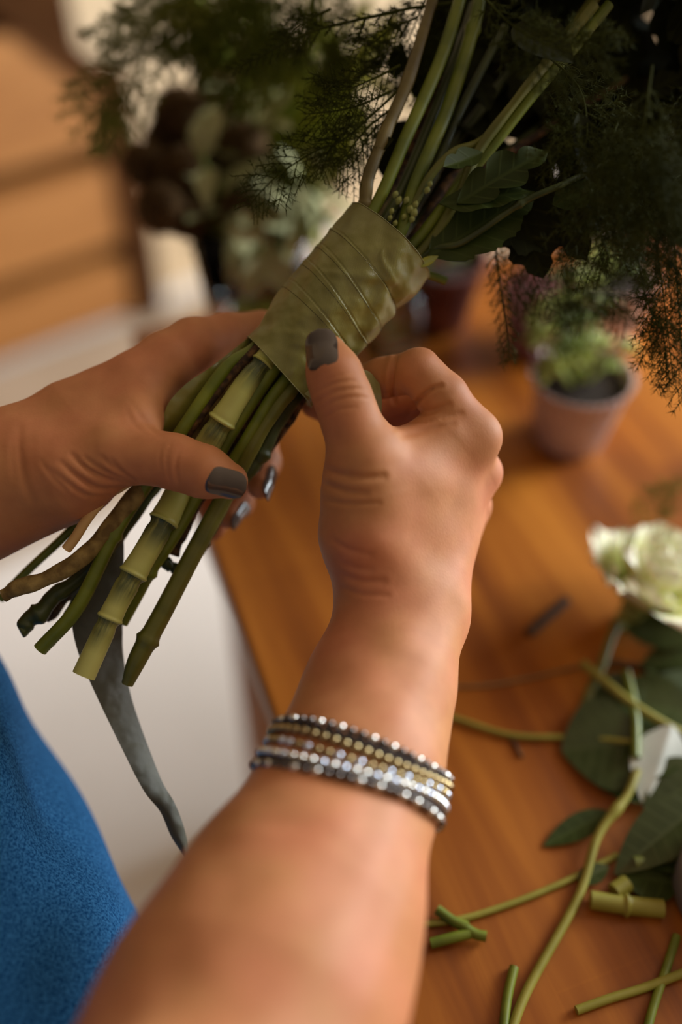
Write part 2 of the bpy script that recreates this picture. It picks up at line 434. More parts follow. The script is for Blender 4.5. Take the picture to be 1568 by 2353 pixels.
# cupboard clad in planks, its top following the slope above it
cup = thing('plank_cupboard', 'orange brown plank-clad cupboard with a sloping top and dark edge, against the beige wall', 'cupboard', P0)
tr = onwall(221, 176); tl = onwall(22, 18)
sl = (tl - tr); hx = lambda s: tr[2] + (sl[2] / (sl[:2] @ -WD[:2])) * s      # height of the sloping top s metres left of the edge
edges = [0.02, 0.215, 0.52, 0.78, 1.04, 1.5]
edges = [0.0, 0.16, 0.36, 0.62, 0.88, 1.14, 1.40]
Lw = 1.3
for k in range(len(edges)):
    z0 = edges[k] + 0.022
    z1 = edges[k + 1] - 0.022 if k + 1 < len(edges) else 2.3
    mb = MB()
    zr = min(z1, hx(0.0) - 0.03)
    # cross-section polygon along the wall: quad with the top cut by the slope
    sA, sB = 0.03, Lw
    def topz(s): return min(z1, hx(s) - 0.03)
    ss = np.linspace(sA, sB, 30)
    ss = np.array([s for s in ss if topz(s) > z0 + 0.002])
    if len(ss) < 2: continue
    V = []
    for s in ss:
        for off in (0.0, -0.05):
            b0 = P0 - WD * s + WN * off
            V += [b0 * [1, 1, 0] + [0, 0, z0], b0 * [1, 1, 0] + [0, 0, topz(s)]]
    n = len(ss); fs = []
    for i in range(n - 1):
        a = 4 * i; c_ = a + 4
        fs += [(a, a + 1, c_ + 1, c_), (a + 2, c_ + 2, c_ + 3, a + 3), (a + 1, a + 3, c_ + 3, c_ + 1), (a, c_, c_ + 2, a + 2)]
    fs += [(0, 2, 3, 1), (4 * n - 4, 4 * n - 3, 4 * n - 1, 4 * n - 2)]
    mb.add(V, fs)
    mb.build('plank', 'plank', cup, smooth=False)
mb = MB(); box(mb, P0 - WD * (Lw / 2) + WN * -0.056 + np.array([0, 0, 0.62]), WD * (Lw / 2 - .03), WN * 0.004, (0, 0, 0.62))
mb.build('backing_board', 'darkwood', cup, smooth=False)
mb = MB(); box(mb, P0 + WN * -0.02 + np.array([0, 0, hx(0) / 2]), WD * 0.028, WN * 0.035, (0, 0, hx(0) / 2))
mb.build('edge_post', 'darkwood', cup, smooth=False)
mb = MB(); e = np.array([*(-WD[:2] * Lw), hx(Lw) - hx(0)])
box(mb, tr + e / 2 + WN * -0.02 - nrm(e) * 0.0, e / 2, WN * 0.035, np.cross(nrm(e), WN) * 0.022)
mb.build('sloping_rail', 'darkwood', cup, smooth=False)
mb = MB(); q0 = P0 * [1, 1, 0] + WN * .24 - WD * .25
box(mb, q0 + [0, 0, .001], WD * 1.3, WN * .24, (0, 0, .003)); tag(mb.build('floor_strip_1', 'floorstrip', smooth=False), kind='structure')  # added flat strip giving the floor a beige tone by the cupboard
# right wall with the window the daylight comes through (outside the frame)
# ================================================================ table
EDL = np.array([-math.sin(EA), math.cos(EA), 0]); EDR = np.array([math.cos(EA), math.sin(EA), 0])
TC = T(300, 757)
def tp(u, w): return TC + EDR * u - EDL * w      # u right along the far edge, w towards the viewer
table = thing('wooden_table', 'honey orange wooden table covered with cut stems, leaves and small pots', 'table', TC * [1, 1, 0])
TW, TL = 1.35, 1.05
mb = MB(); box(mb, (TW / 2, -TL / 2, -0.014), (TW / 2, 0, 0), (0, TL / 2, 0), (0, 0, 0.014))
top = mb.build('tabletop', 'table', smooth=False, org=(0, 0, 0))
top.parent = table; top.location = (0, 0, TC[2]); top.rotation_euler = (0, 0, EA)
bv = top.modifiers.new('bevel', 'BEVEL'); bv.width = 0.004; bv.segments = 3
for (u, w) in ((0.07, 0.07), (TW - 0.07, 0.07), (0.07, TL - 0.07), (TW - 0.07, TL - 0.07)):
    mb = MB(); c_ = tp(u, w) * [1, 1, 0] + [0, 0, 0.36]
    box(mb, c_, EDR * 0.03, EDL * 0.03, (0, 0, 0.36)); mb.build('leg', 'wood_side', table, smooth=False)
mb = MB()
for (a_, b_) in (((0.07, 0.07), (TW - 0.07, 0.07)), ((0.07, TL - 0.07), (TW - 0.07, TL - 0.07)), ((0.07, 0.07), (0.07, TL - 0.07)), ((TW - 0.07, 0.07), (TW - 0.07, TL - 0.07))):
    A_ = tp(*a_); B_ = tp(*b_); d_ = (B_ - A_) / 2
    box(mb, (A_ + B_) / 2 - [0, 0, 0.068], d_ * (1 - 0.031 / np.linalg.norm(d_)), np.cross(nrm(d_), [0, 0, 1]) * 0.01, (0, 0, 0.04))
mb.build('apron', 'wood_side', table, smooth=False)
# ================================================================ the florist (arms, hands, felt top)
INF = 1e9
class Prim:
    def __init__(s, a, b, ra, rb, flat=1.0, axis=None):
        s.a = np.asarray(a, float); s.b = np.asarray(b, float); s.ra = ra; s.rb = rb
        s.flat = flat; s.w = nrm(axis) if axis is not None else None
        ab = s.b - s.a
        if s.w is not None and flat != 1: ab = ab + s.w * (ab @ s.w) * (1 / flat - 1)
        s.ab = ab; s.l2 = ab @ ab + 1e-12
    def __call__(s, P):
        q = P - s.a
        if s.w is not None and s.flat != 1: q = q + s.w * ((q @ s.w) * (1 / s.flat - 1))[:, None]
        h = np.clip((q @ s.ab) / s.l2, 0, 1)
        return np.linalg.norm(q - h[:, None] * s.ab, axis=1) - (s.ra + (s.rb - s.ra) * h)
def smin(a, b, k):
    h = np.maximum(k - np.abs(a - b), 0) / k
    return np.minimum(a, b) - h * h * h * k / 6
class SDF:
    def __init__(s): s.g = []
    def group(s, k_att, k_int, prims): s.g.append((k_att, k_int, prims))
    def __call__(s, P, keep=None):
        d = np.full(len(P), INF)
        for gi, (ka, ki, prims) in enumerate(s.g):
            dg = None
            for pi, p in enumerate(prims):
                if keep is not None and not keep[gi][pi]: continue
                dp = p(P)
                dg = dp if dg is None else smin(dg, dp, ki)
            if dg is None: continue
            d = dg if d[0] > 1e8 else smin(d, dg, ka)
        return d
    def relevant(s, c, rad):
        """which primitives matter within rad of the point c"""
        c = c[None]; vals = [[p(c)[0] * (p.flat if p.w is not None else 1) if p(c)[0] > 0 else p(c)[0] for p in g[2]] for g in s.g]
        m = min(min(v) for v in vals)
        return [[x < m + 2.2 * rad + max(g[0], g[1]) for x in v] for v, g in zip(vals, s.g)]
    def grad(s, P, keep=None, e=2e-4):
        k = np.array([[1, -1, -1], [-1, -1, 1], [-1, 1, -1], [1, 1, 1]], float)
        g = sum(kk * s(P + e * kk, keep)[:, None] for kk in k) / (4 * e)
        return g
def surface(sdf, lo, hi, h, nb=14, post=None):
    """sparse surface nets: blocks of nb cells, vertices projected on the surface"""
    lo = np.asarray(lo); B = nb * h
    nbk = np.ceil((np.asarray(hi) - lo) / B).astype(int)
    I = np.stack(np.meshgrid(*[np.arange(k) for k in nbk], indexing='ij'), -1).reshape(-1, 3)
    cen = lo + (I + 0.5) * B; rad = B * math.sqrt(3) / 2
    act = I[np.concatenate([sdf(cen[i:i + 20000]) for i in range(0, len(cen), 20000)]) < rad * 2.0 + 0.004]
    M1 = 1 << 20
    key = lambda a: (a[..., 0] * M1 + a[..., 1]) * M1 + a[..., 2]
    cells = []; pos = []; quads = []
    g1 = np.arange(nb + 1)
    G = np.stack(np.meshgrid(g1, g1, g1, indexing='ij'), -1)
    for bk in act:
        c = lo + (bk + 0.5) * B
        kp = sdf.relevant(c, rad)
        gi = G + bk * nb + 1
        D = sdf((lo + (gi - 1) * h).reshape(-1, 3), kp).reshape(nb + 1, nb + 1, nb + 1)
        S = D < 0
        if S.all() or not S.any(): continue
        s8 = sum(S[i:nb + i, j:nb + j, k:nb + k].astype(int) for i in (0, 1) for j in (0, 1) for k in (0, 1))
        m = (s8 > 0) & (s8 < 8)
        cc = gi[:nb, :nb, :nb][m]
        P = lo + (cc - 0.5) * h
        for _ in range(3):
            d = sdf(P, kp); g = sdf.grad(P, kp)
            st = -(d / np.maximum((g * g).sum(1), 0.3))[:, None] * g
            ln = np.linalg.norm(st, axis=1, keepdims=True)
            P = P + st * np.minimum(1, 0.9 * h / (ln + 1e-12))
        cells.append(key(cc)); pos.append(P)
        for ax in range(3):
            sl0 = [slice(0, nb)] * 3; sl1 = [slice(0, nb)] * 3; sl1[ax] = slice(1, nb + 1)
            a = S[tuple(sl0)]; b_ = S[tuple(sl1)]
            x = a != b_
            if not x.any(): continue
            e = gi[:nb, :nb, :nb][x]; flip = a[x]
            u = np.zeros(3, int); v = np.zeros(3, int); u[(ax + 1) % 3] = 1; v[(ax + 2) % 3] = 1
            q = np.stack([key(e - u - v), key(e - v), key(e), key(e - u)], 1)
            q[~flip] = q[~flip][:, ::-1]
            quads.append(q)
    cells = np.concatenate(cells); pos = np.concatenate(pos); quads = np.concatenate(quads)
    uk, first = np.unique(cells, return_index=True)
    pos = pos[first]
    idx = np.searchsorted(uk, quads); idx = np.clip(idx, 0, len(uk) - 1)
    ok = (uk[idx] == quads).all(1)
    return pos, idx[ok]

def cp(*pts, flat=1.0, ax=None):
    """chain of camera-frame joints (x, y, depth, radius in px)"""
    return [Prim(C(*p[:3]), C(*q[:3]), PR(p[3], p[2]), PR(q[3], q[2]), flat, ax if ax is not None else (F if flat != 1 else None)) for p, q in zip(pts[:-1], pts[1:])]
def ball(x, y, d, r, flat=1.0, ax=None):
    a = C(x, y, d); return [Prim(a, a + 1e-5, PR(r, d), PR(r, d), flat, ax if ax is not None else (F if flat != 1 else None))]
def wp(a, b, ra, rb): return Prim(a, b, ra, rb)
body = SDF()
# --- right arm
Ve = C(573, 2353, 0.31)
body.group(0.02, 0.03, cp((936, 1400, .425, 138), (868, 1600, .405, 150), (810, 1800, .38, 181), (685, 2100, .345, 262), (573, 2353, .315, 322), (470, 2640, .29, 355), flat=0.86)
           + [wp(C(470, 2640, .29), (-0.115, -0.14, 1.10), 0.043, 0.050), wp((-0.115, -0.14, 1.10), (-0.40, -0.10, 1.08), 0.052, 0.052)])
# --- right hand: back of the hand, knuckles, thenar
body.group(0.012, 0.016,
    cp((936, 1400, .425, 135), (930, 1250, .435, 148), flat=0.68)
    + cp((925, 1260, .43, 120), (1075, 1010, .432, 60), flat=0.8)
    + cp((960, 1270, .438, 112), (1083, 1092, .446, 58), flat=0.85)
    + cp((975, 1270, .447, 100), (1075, 1165, .462, 54))
    + cp((975, 1270, .455, 90), (1045, 1225, .475, 50))
    + cp((915, 1200, .424, 100), (925, 1110, .421, 95), (1010, 1010, .426, 72), flat=0.8)
    + ball(1102, 1003, .430, 44) + ball(1094, 1085, .446, 42))
body.group(0.026, 0.012, cp((880, 1335, .42, 92), (842, 1225, .415, 98), (842, 1110, .412, 90), (838, 1050, .408, 78)))
body.group(0.008, 0.006, cp((838, 1050, .408, 78), (806, 965, .406, 64), (784, 905, .405, 63), (767, 855, .405, 60), (750, 812, .407, 46)))
# index: knuckle to first joint, bent, on behind the thumb
body.group(0.0045, 0.004, cp((1085, 1000, .432, 58), (1020, 915, .428, 56), (962, 852, .426, 54)))
body.group(0.003, 0.003, cp((950, 856, .430, 50), (880, 868, .438, 46), (815, 890, .446, 42), (790, 905, .449, 38)))
# middle, ring and little finger curl in behind
body.group(0.003, 0.004, cp((1098, 1085, .448, 54), (1030, 985, .456, 50), (975, 930, .462, 47), (880, 945, .468, 42), (790, 955, .466, 38), (722, 930, .462, 30)))
body.group(0.003, 0.004, cp((1078, 1160, .462, 50), (1015, 1070, .480, 46), (970, 1010, .488, 44), (880, 1010, .492, 40), (810, 1030, .486, 34)))
body.group(0.003, 0.004, cp((1050, 1225, .475, 46), (1000, 1140, .495, 42), (960, 1090, .502, 38), (890, 1080, .506, 34), (835, 1090, .500, 30)))
# --- left arm
LE = C(-1000, 1540, .43)
body.group(0.02, 0.03, cp((60, 1075, .432, 122), (0, 1104, .432, 127), (-110, 1155, .432, 134), (-400, 1285, .432, 165), (-1000, 1540, .43, 225), flat=0.8)
           + [wp(LE, (-0.42, -0.08, 1.08), 0.041, 0.05)])
# --- left hand
body.group(0.012, 0.02,
    cp((0, 1104, .432, 122), (120, 1050, .436, 124), flat=0.7)
    + cp((110, 1060, .438, 122), (235, 985, .446, 118), flat=0.62)
    + cp((200, 975, .44, 105), (318, 880, .442, 72), flat=0.85)
    + cp((180, 1020, .455, 90), (290, 950, .474, 60))
    + cp((160, 1060, .462, 90), (270, 1010, .488, 56))
    + cp((140, 1090, .466, 85), (250, 1070, .496, 52))
    + cp((250, 965, .434, 62), (312, 945, .434, 62)))
body.group(0.020, 0.012, cp((90, 1100, .428, 100), (160, 1085, .424, 98), (262, 1045, .418, 70)))
body.group(0.010, 0.010, cp((225, 1025, .425, 70), (308, 985, .426, 62)))
body.group(0.009, 0.006, cp((262, 1043, .418, 68), (340, 1050, .415, 60), (405, 1062, .413, 60), (470, 1084, .411, 58), (528, 1105, .411, 42)))
body.group(0.006, 0.005, cp((318, 880, .442, 74), (385, 828, .447, 66), (440, 794, .452, 61), (520, 768, .464, 47), (600, 760, .472, 44), (650, 770, .476, 40)))
body.group(0.004, 0.004, cp((290, 950, .474, 56), (420, 900, .492, 50), (480, 900, .498, 48), (590, 990, .490, 44), (607, 1062, .474, 39), (598, 1115, .460, 31)))
body.group(0.003, 0.004, cp((270, 1010, .488, 54), (400, 970, .510, 48), (450, 980, .512, 46), (545, 1090, .498, 42), (548, 1155, .478, 36), (527, 1186, .468, 28)))
body.group(0.003, 0.004, cp((250, 1070, .496, 50), (370, 1050, .515, 44), (410, 1060, .516, 42), (480, 1150, .502, 37), (498, 1190, .488, 32), (492, 1215, .478, 26)))
HB = 0.0009
PB, QB = surface(body, (-0.52, -0.25, 0.72), (0.12, 0.42, 1.24), HB)
# fine creases pressed into the visible side (polyline, width mm, depth mm)
NB_ = nrm(body.grad(PB))
creases = [
 # right thumb joint
 ([(722, 905), (760, 884), (800, 876), (838, 880)], 1.3, .30), ([(727, 925), (765, 903), (810, 893), (845, 896)], 1.4, .40),
 ([(733, 945), (770, 921), (815, 912), (850, 916)], 1.2, .30), ([(742, 965), (775, 943), (820, 936)], 1.2, .25), ([(728, 888), (765, 868), (812, 856)], 1.0, .15),
 # right thenar, wrist folds
 ([(750, 1080), (790, 1092), (840, 1098), (880, 1094)], 2.4, .8), ([(748, 1112), (790, 1128), (840, 1134)], 2.0, .55), ([(745, 1150), (800, 1158), (870, 1156)], 1.6, .35),
 ([(760, 1240), (800, 1262), (850, 1275)], 2.0, .35), ([(780, 1290), (815, 1305), (850, 1310)], 2.0, .35), ([(785, 1320), (830, 1335), (880, 1335)], 2.2, .5), ([(790, 1352), (835, 1366), (890, 1368)], 1.8, .3),
 # web between right thumb and index
 ([(900, 972), (940, 955), (985, 948), (1030, 930)], 2.0, .7), ([(905, 985), (950, 970), (1000, 965), (1060, 950)], 1.8, .45), ([(925, 1000), (975, 988), (1040, 975)], 2.2, .45),
 ([(912, 815), (903, 850), (900, 885), (908, 925)], 1.7, 1.3), ([(942, 945), (958, 925), (985, 898), (1012, 886)], 1.6, 1.2),
 # left thenar folds
 ([(165, 1045), (200, 1078), (245, 1100), (300, 1110)], 1.7, .8), ([(195, 1052), (225, 1075), (262, 1092), (310, 1104)], 1.5, .6), ([(140, 1062), (180, 1098), (225, 1122), (285, 1120)], 1.8, .7),
 ([(118, 1080), (155, 1110), (200, 1138), (250, 1138)], 1.6, .4), ([(255, 1055), (275, 1078), (305, 1100)], 1.4, .5), ([(95, 1060), (120, 1095), (150, 1125)], 1.6, .3), ([(232, 1048), (258, 1072), (290, 1095)], 1.3, .4),
 ([(45, 985), (44, 1040), (55, 1100), (75, 1150)], 2.6, .45), ([(30, 1000), (28, 1050), (34, 1100)], 2.0, .2),
 # left thumb joint
 ([(395, 1012), (385, 1040), (384, 1075), (392, 1112)], 1.0, .22), ([(418, 1030), (406, 1055), (405, 1085), (410, 1110)], 1.2, .32), ([(432, 1020), (424, 1045)], .9, .2), ([(372, 1020), (366, 1050), (368, 1080)], 1.0, .15),
 # web of the left hand
 ([(300, 925), (330, 965), (352, 990), (370, 1000)], 2.2, .35), ([(290, 935), (305, 970), (335, 998)], 1.8, .25),
]
px, py, dd = to_px(PB)
face = NB_ @ (-F) > 0.05
disp = np.zeros(len(PB))
for pl, wmm, dmm in creases:
    pl = spline(np.array(pl, float), 24)
    near = face & (dd < 0.47) & (px > pl[:, 0].min() - 30) & (px < pl[:, 0].max() + 30) & (py > pl[:, 1].min() - 30) & (py < pl[:, 1].max() + 30)
    ii = np.nonzero(near)[0]
    if not len(ii): continue
    Q = np.stack([px[ii], py[ii]], 1)
    dist = np.linalg.norm(Q[:, None] - pl[None], axis=2)
    k = dist.argmin(1); dm = dist.min(1) * dd[ii] / FPX * 1000
    fade = np.sin(np.pi * np.clip((k + 2) / 28, 0, 1)) ** 0.6
    disp[ii] -= dmm * np.exp(-(dm / (wmm * 0.62)) ** 2) * fade
    disp[ii] += 0.25 * dmm * np.exp(-((dm - wmm * 1.2) / (wmm * 0.8)) ** 2) * fade
# soft tendon and flesh modulation
disp += 0.22 * np.sin(PB[:, 0] * 210 + np.sin(PB[:, 2] * 130)) * np.sin(PB[:, 1] * 170 + PB[:, 2] * 150) * face
PBd = PB + NB_ * (disp * 1.35 / 1000)[:, None]
person = thing('person', 'person in a blue felt top binding the bouquet, bare forearms and grey-brown painted nails', 'person', (-0.27, -0.02, 0.0))
mb = MB(); mb.add(PBd, QB); mb.build('body', 'skin', person)

def ray_hit(o, d, t0=0.0, t1=0.08):
    """march outwards from inside the body to its surface"""
    t = np.full(len(o), t0)
    for _ in range(40):
        s_ = body(o + d * t[:, None]); t = t - s_ * 0.9
        t = np.clip(t, 0, t1)
    return o + d * t[:, None]
def fingernail(tip, base, out, w, over=0.0, lift=0.0004, shape=0.72, label=None):
    """nail from base to tip (world points on the finger axis), out = direction the nail faces, w = width"""
    ax = nrm(tip - base); L = np.linalg.norm(tip - base)
    out = nrm(out - (out @ ax) * ax); side = np.cross(ax, out)
    nu, nv = 26, 25
    s_ = np.linspace(0, 1, nu); t_ = np.linspace(-1, 1, nv)
    wid = np.where(s_ < 0.18, 0.80 + 0.20 * np.sin(s_ / 0.18 * np.pi / 2), 1.0) * np.where(s_ > 0.55, (1 - np.clip((s_ - 0.55) / 0.45, 0, 1) ** 2.6 * 0.999) ** 0.5, 1)
    rc = w * shape
    S_, T_ = np.meshgrid(s_, t_, indexing='ij')
    X = T_ * wid[:, None] * w / 2; an = X / rc
    SS = np.where(S_ > 0.2, S_, S_ - (0.2 - S_) * 0.35 * (1 - T_ ** 2))
    xs = rc * np.sin(an)
    O_ = base + ax * (SS * L)[..., None] + side * xs[..., None]
    Hh = ray_hit(O_.reshape(-1, 3), np.repeat(out[None], nu * nv, 0), 0.001, 0.03)
    hs = ((Hh - O_.reshape(-1, 3)) @ out).reshape(nu, nv)
    mid_ = hs[:, nv // 2]; top0 = mid_[4:15].max()
    cyl = np.interp(s_, [0, 0.3, 0.65, 1.0], [mid_[2], mid_[8], mid_[16], mid_[16] - 0.0012])[:, None] - rc * (1 - np.cos(an))
    hh = np.maximum(cyl, hs) + lift
    for _ in range(3):
        q = np.pad(hh, 1, mode='edge'); hh = np.maximum(hs + lift * .6, (q[:-2, 1:-1] + q[2:, 1:-1] + q[1:-1, :-2] + q[1:-1, 2:] + 2 * hh) / 6)
    V = O_ + out * hh[..., None]
    th = 0.00045
    dn = -nrm(out)[None, None] * th
    edge = np.maximum(np.abs(t_)[None, :] ** 6, (np.abs(s_ - 0.5) * 2)[:, None] ** 10)[..., None]
    top_ = V + dn * edge * 0.9
    mb = MB(); mb.add(top_.reshape(-1, 3), grid_faces(nu, nv))
    mb.add((V + dn * 1.3).reshape(-1, 3), grid_faces(nu, nv)[:, ::-1])
    # rim
    ring = [(i, 0) for i in range(nu)] + [(nu - 1, j) for j in range(1, nv)] + [(i, nv - 1) for i in range(nu - 2, -1, -1)] + [(0, j) for j in range(nv - 2, 0, -1)]
    ids = np.array([i * nv + j for i, j in ring]); n = len(ids)
    Vr = np.concatenate([top_.reshape(-1, 3)[ids], (V + dn * 1.3).reshape(-1, 3)[ids]])
    k = np.arange(n)
    mb.add(Vr, np.stack([k, (k + 1) % n, (k + 1) % n + n, k + n], 1))
    o = mb.build('fingernail', 'polish', person)
    if label: tag(o, label)
    return o
fingernail(C(738, 762, .407), C(757, 852, .406), -F - 0.22 * R + 0.06 * U, PR(84, .40), label='dark taupe thumbnail of the right hand')
fingernail(C(572, 1118, .411), C(492, 1090, .411), -F - 0.30 * U + 0.05 * R, PR(74, .40), label='dark taupe thumbnail of the left hand')
fingernail(C(601, 1148, .453), C(612, 1085, .466), 0.9 * R - 0.55 * F - 0.2 * U, PR(52, .46), label='glossy nail on the middle finger behind the stems')
fingernail(C(516, 1212, .463), C(543, 1162, .474), 0.85 * R - 0.55 * F - 0.35 * U, PR(46, .46), label='glossy nail on the ring finger behind the stems')
fingernail(C(706, 926, .460), C(738, 934, .462), -0.6 * F + 0.7 * U, PR(40, .46), label='nail of the middle finger under the ribbon')

# --- felt top: torso, shoulders and short sleeves
felt = SDF()
felt.group(0.04, 0.06, [
    wp(C(-470, 1880, .46), C(-105, 2360, .44), PR(520, .46), PR(490, .44)),
    wp(C(-470, 1900, .46), (-0.27, 0.02, 0.70), 0.105, 0.15),
    wp((-0.27, 0.0, 0.55), (-0.27, -0.06, 0.98), 0.15, 0.14),
    wp((-0.18, -0.12, 1.08), (-0.38, -0.10, 1.07), 0.075, 0.08)])
felt.group(0.02, 0.02, [wp((-0.12, -0.14, 1.10), (-0.075, -0.05, 1.02), 0.062, 0.060), wp((-0.42, -0.08, 1.08), (-0.395, 0.02, 1.0), 0.064, 0.062)])
PF, QF = surface(felt, (-0.62, -0.32, 0.35), (0.10, 0.36, 1.26), 0.005, 10)
NF = nrm(felt.grad(PF))
PF = PF + NF * (0.003 * np.sin(PF[:, 2:3] * 60 + 3 * np.sin(PF[:, 0:1] * 25)) + 0.002 * np.sin(PF[:, 0:1] * 90 + PF[:, 1:2] * 70))
mb = MB(); mb.add(PF, QF); fo = mb.build('felt_top', 'felt', person)
tag(fo, 'bright blue felt top')
# ================================================================ the bouquet
bouquet = thing('bouquet', 'bouquet of leafy stems and fern bound with olive satin ribbon, held in both hands', 'bouquet', C(780, 700, .44))
def hold(P, r):
    """keep the stems inside the binding where it wraps them"""
    x, y, d = to_px(P)
    a = x * .648 - y * .762; n_ = x * .762 + y * .648 - 1038.0; z = (d - .44) / .44 * FPX
    rad = np.hypot(n_, z) + 1e-6; lim = np.maximum(96 - r / .44 * FPX, 20)
    k = np.minimum(1, lim / rad)
    w = 1 / (1 + np.exp(-(a + 262) / 14)) * 1 / (1 + np.exp((a - 186) / 16))
    k = 1 - (1 - k) * w
    n2 = n_ * k; z2 = z * k
    X = a * .648 + (n2 + 1038) * .762; Y = -a * .762 + (n2 + 1038) * .648; D = .44 + z2 * .44 / FPX
    return CAM + D[:, None] * (F + ((X - 784) / FPX)[:, None] * R - ((Y - 1176.5) / FPX)[:, None] * U)
def cstem(pts, color, sides=14, n=70, ridge=0.0, nr=5, parent=bouquet, name='stem', label=None, nodes=(), stub=True, jitter=0.0, cut=0.0):
    """stem through camera-frame joints (x, y, depth, radius px)"""
    A = np.array([[*C(*p[:3]), PR(p[3], p[2])] for p in pts])
    S = spline(A, n)
    P = S[:, :3].copy(); r = S[:, 3].copy()
    if jitter:
        ph = rng.uniform(0, 6.28, 6); u = np.linspace(0, 1, n)
        P += jitter * np.stack([np.sin(u * 23 + ph[0]), np.sin(u * 31 + ph[1]), np.sin(u * 27 + ph[2])], 1)
        r *= 1 + 0.06 * np.sin(u * 40 + ph[3]) + 0.04 * np.sin(u * 77 + ph[4])
    P = hold(P, r)
    px_, py_, _ = to_px(P)
    mb = MB()
    for (nx, ny, sw) in nodes:
        k = np.hypot(px_ - nx, py_ - ny).argmin()
        L = np.concatenate([[0], np.cumsum(np.linalg.norm(np.diff(P, axis=0), axis=1))])
        r *= 1 + sw * np.exp(-((L - L[k]) / 0.0016) ** 2)
    tube(mb, P, r, sides, ridge=ridge, nr=nr)
    o = mb.build(name, color, parent)
    if label: o['label'] = label
    return o
def jointed(pts, nodes, name='stem', label=None):
    """thick pale stem with joints; nodes = fractions from its top"""
    A = np.array([[*C(*p[:3]), PR(p[3], p[2])] for p in pts]); n = 420
    S = spline(A, n); r = S[:, 3].copy(); P = hold(S[:, :3], r)
    px_, py_, _ = to_px(P)
    L = np.concatenate([[0], np.cumsum(np.linalg.norm(np.diff(P, axis=0), axis=1))])
    ks = sorted(int(np.hypot(px_ - a, py_ - b_).argmin()) for a, b_ in nodes)
    z = np.zeros(n)
    for i in range(n):
        prev = max([k for k in ks if k <= i], default=None)
        z[i] = 1.0 if prev is None else min(1.0, (L[i] - L[prev]) / 0.030)
    for k in ks:
        dl = L - L[k]
        r *= 1 + 0.16 * np.exp(-((dl + 0.0008) / 0.0009) ** 2) + 0.07 * np.exp(-((dl + 0.003) / 0.003) ** 2) * (dl < 0) - 0.10 * np.exp(-((dl - 0.0022) / 0.0018) ** 2)
    mb = MB(); tube(mb, P, r, 28, tcz=z)
    o = mb.build(name, 'jointed', bouquet)
    if label: o['label'] = label
    return o
jointed([(700, 700, .432, 22), (610, 820, .427, 23), (560, 890, .426, 27), (505, 975, .427, 29), (462, 1045, .430, 30)], [(604, 838), (503, 968)], label='pale jointed stem with dark green stripes, upper piece')
jointed([(470, 1030, .436, 27), (430, 1090, .436, 28), (390, 1170, .430, 31), (352, 1240, .426, 29), (305, 1320, .422, 29), (262, 1400, .420, 26), (225, 1480, .418, 26), (192, 1552, .416, 27)],
        [(374, 1200), (302, 1322), (252, 1425)], label='thick pale jointed stem with dark green stripes')
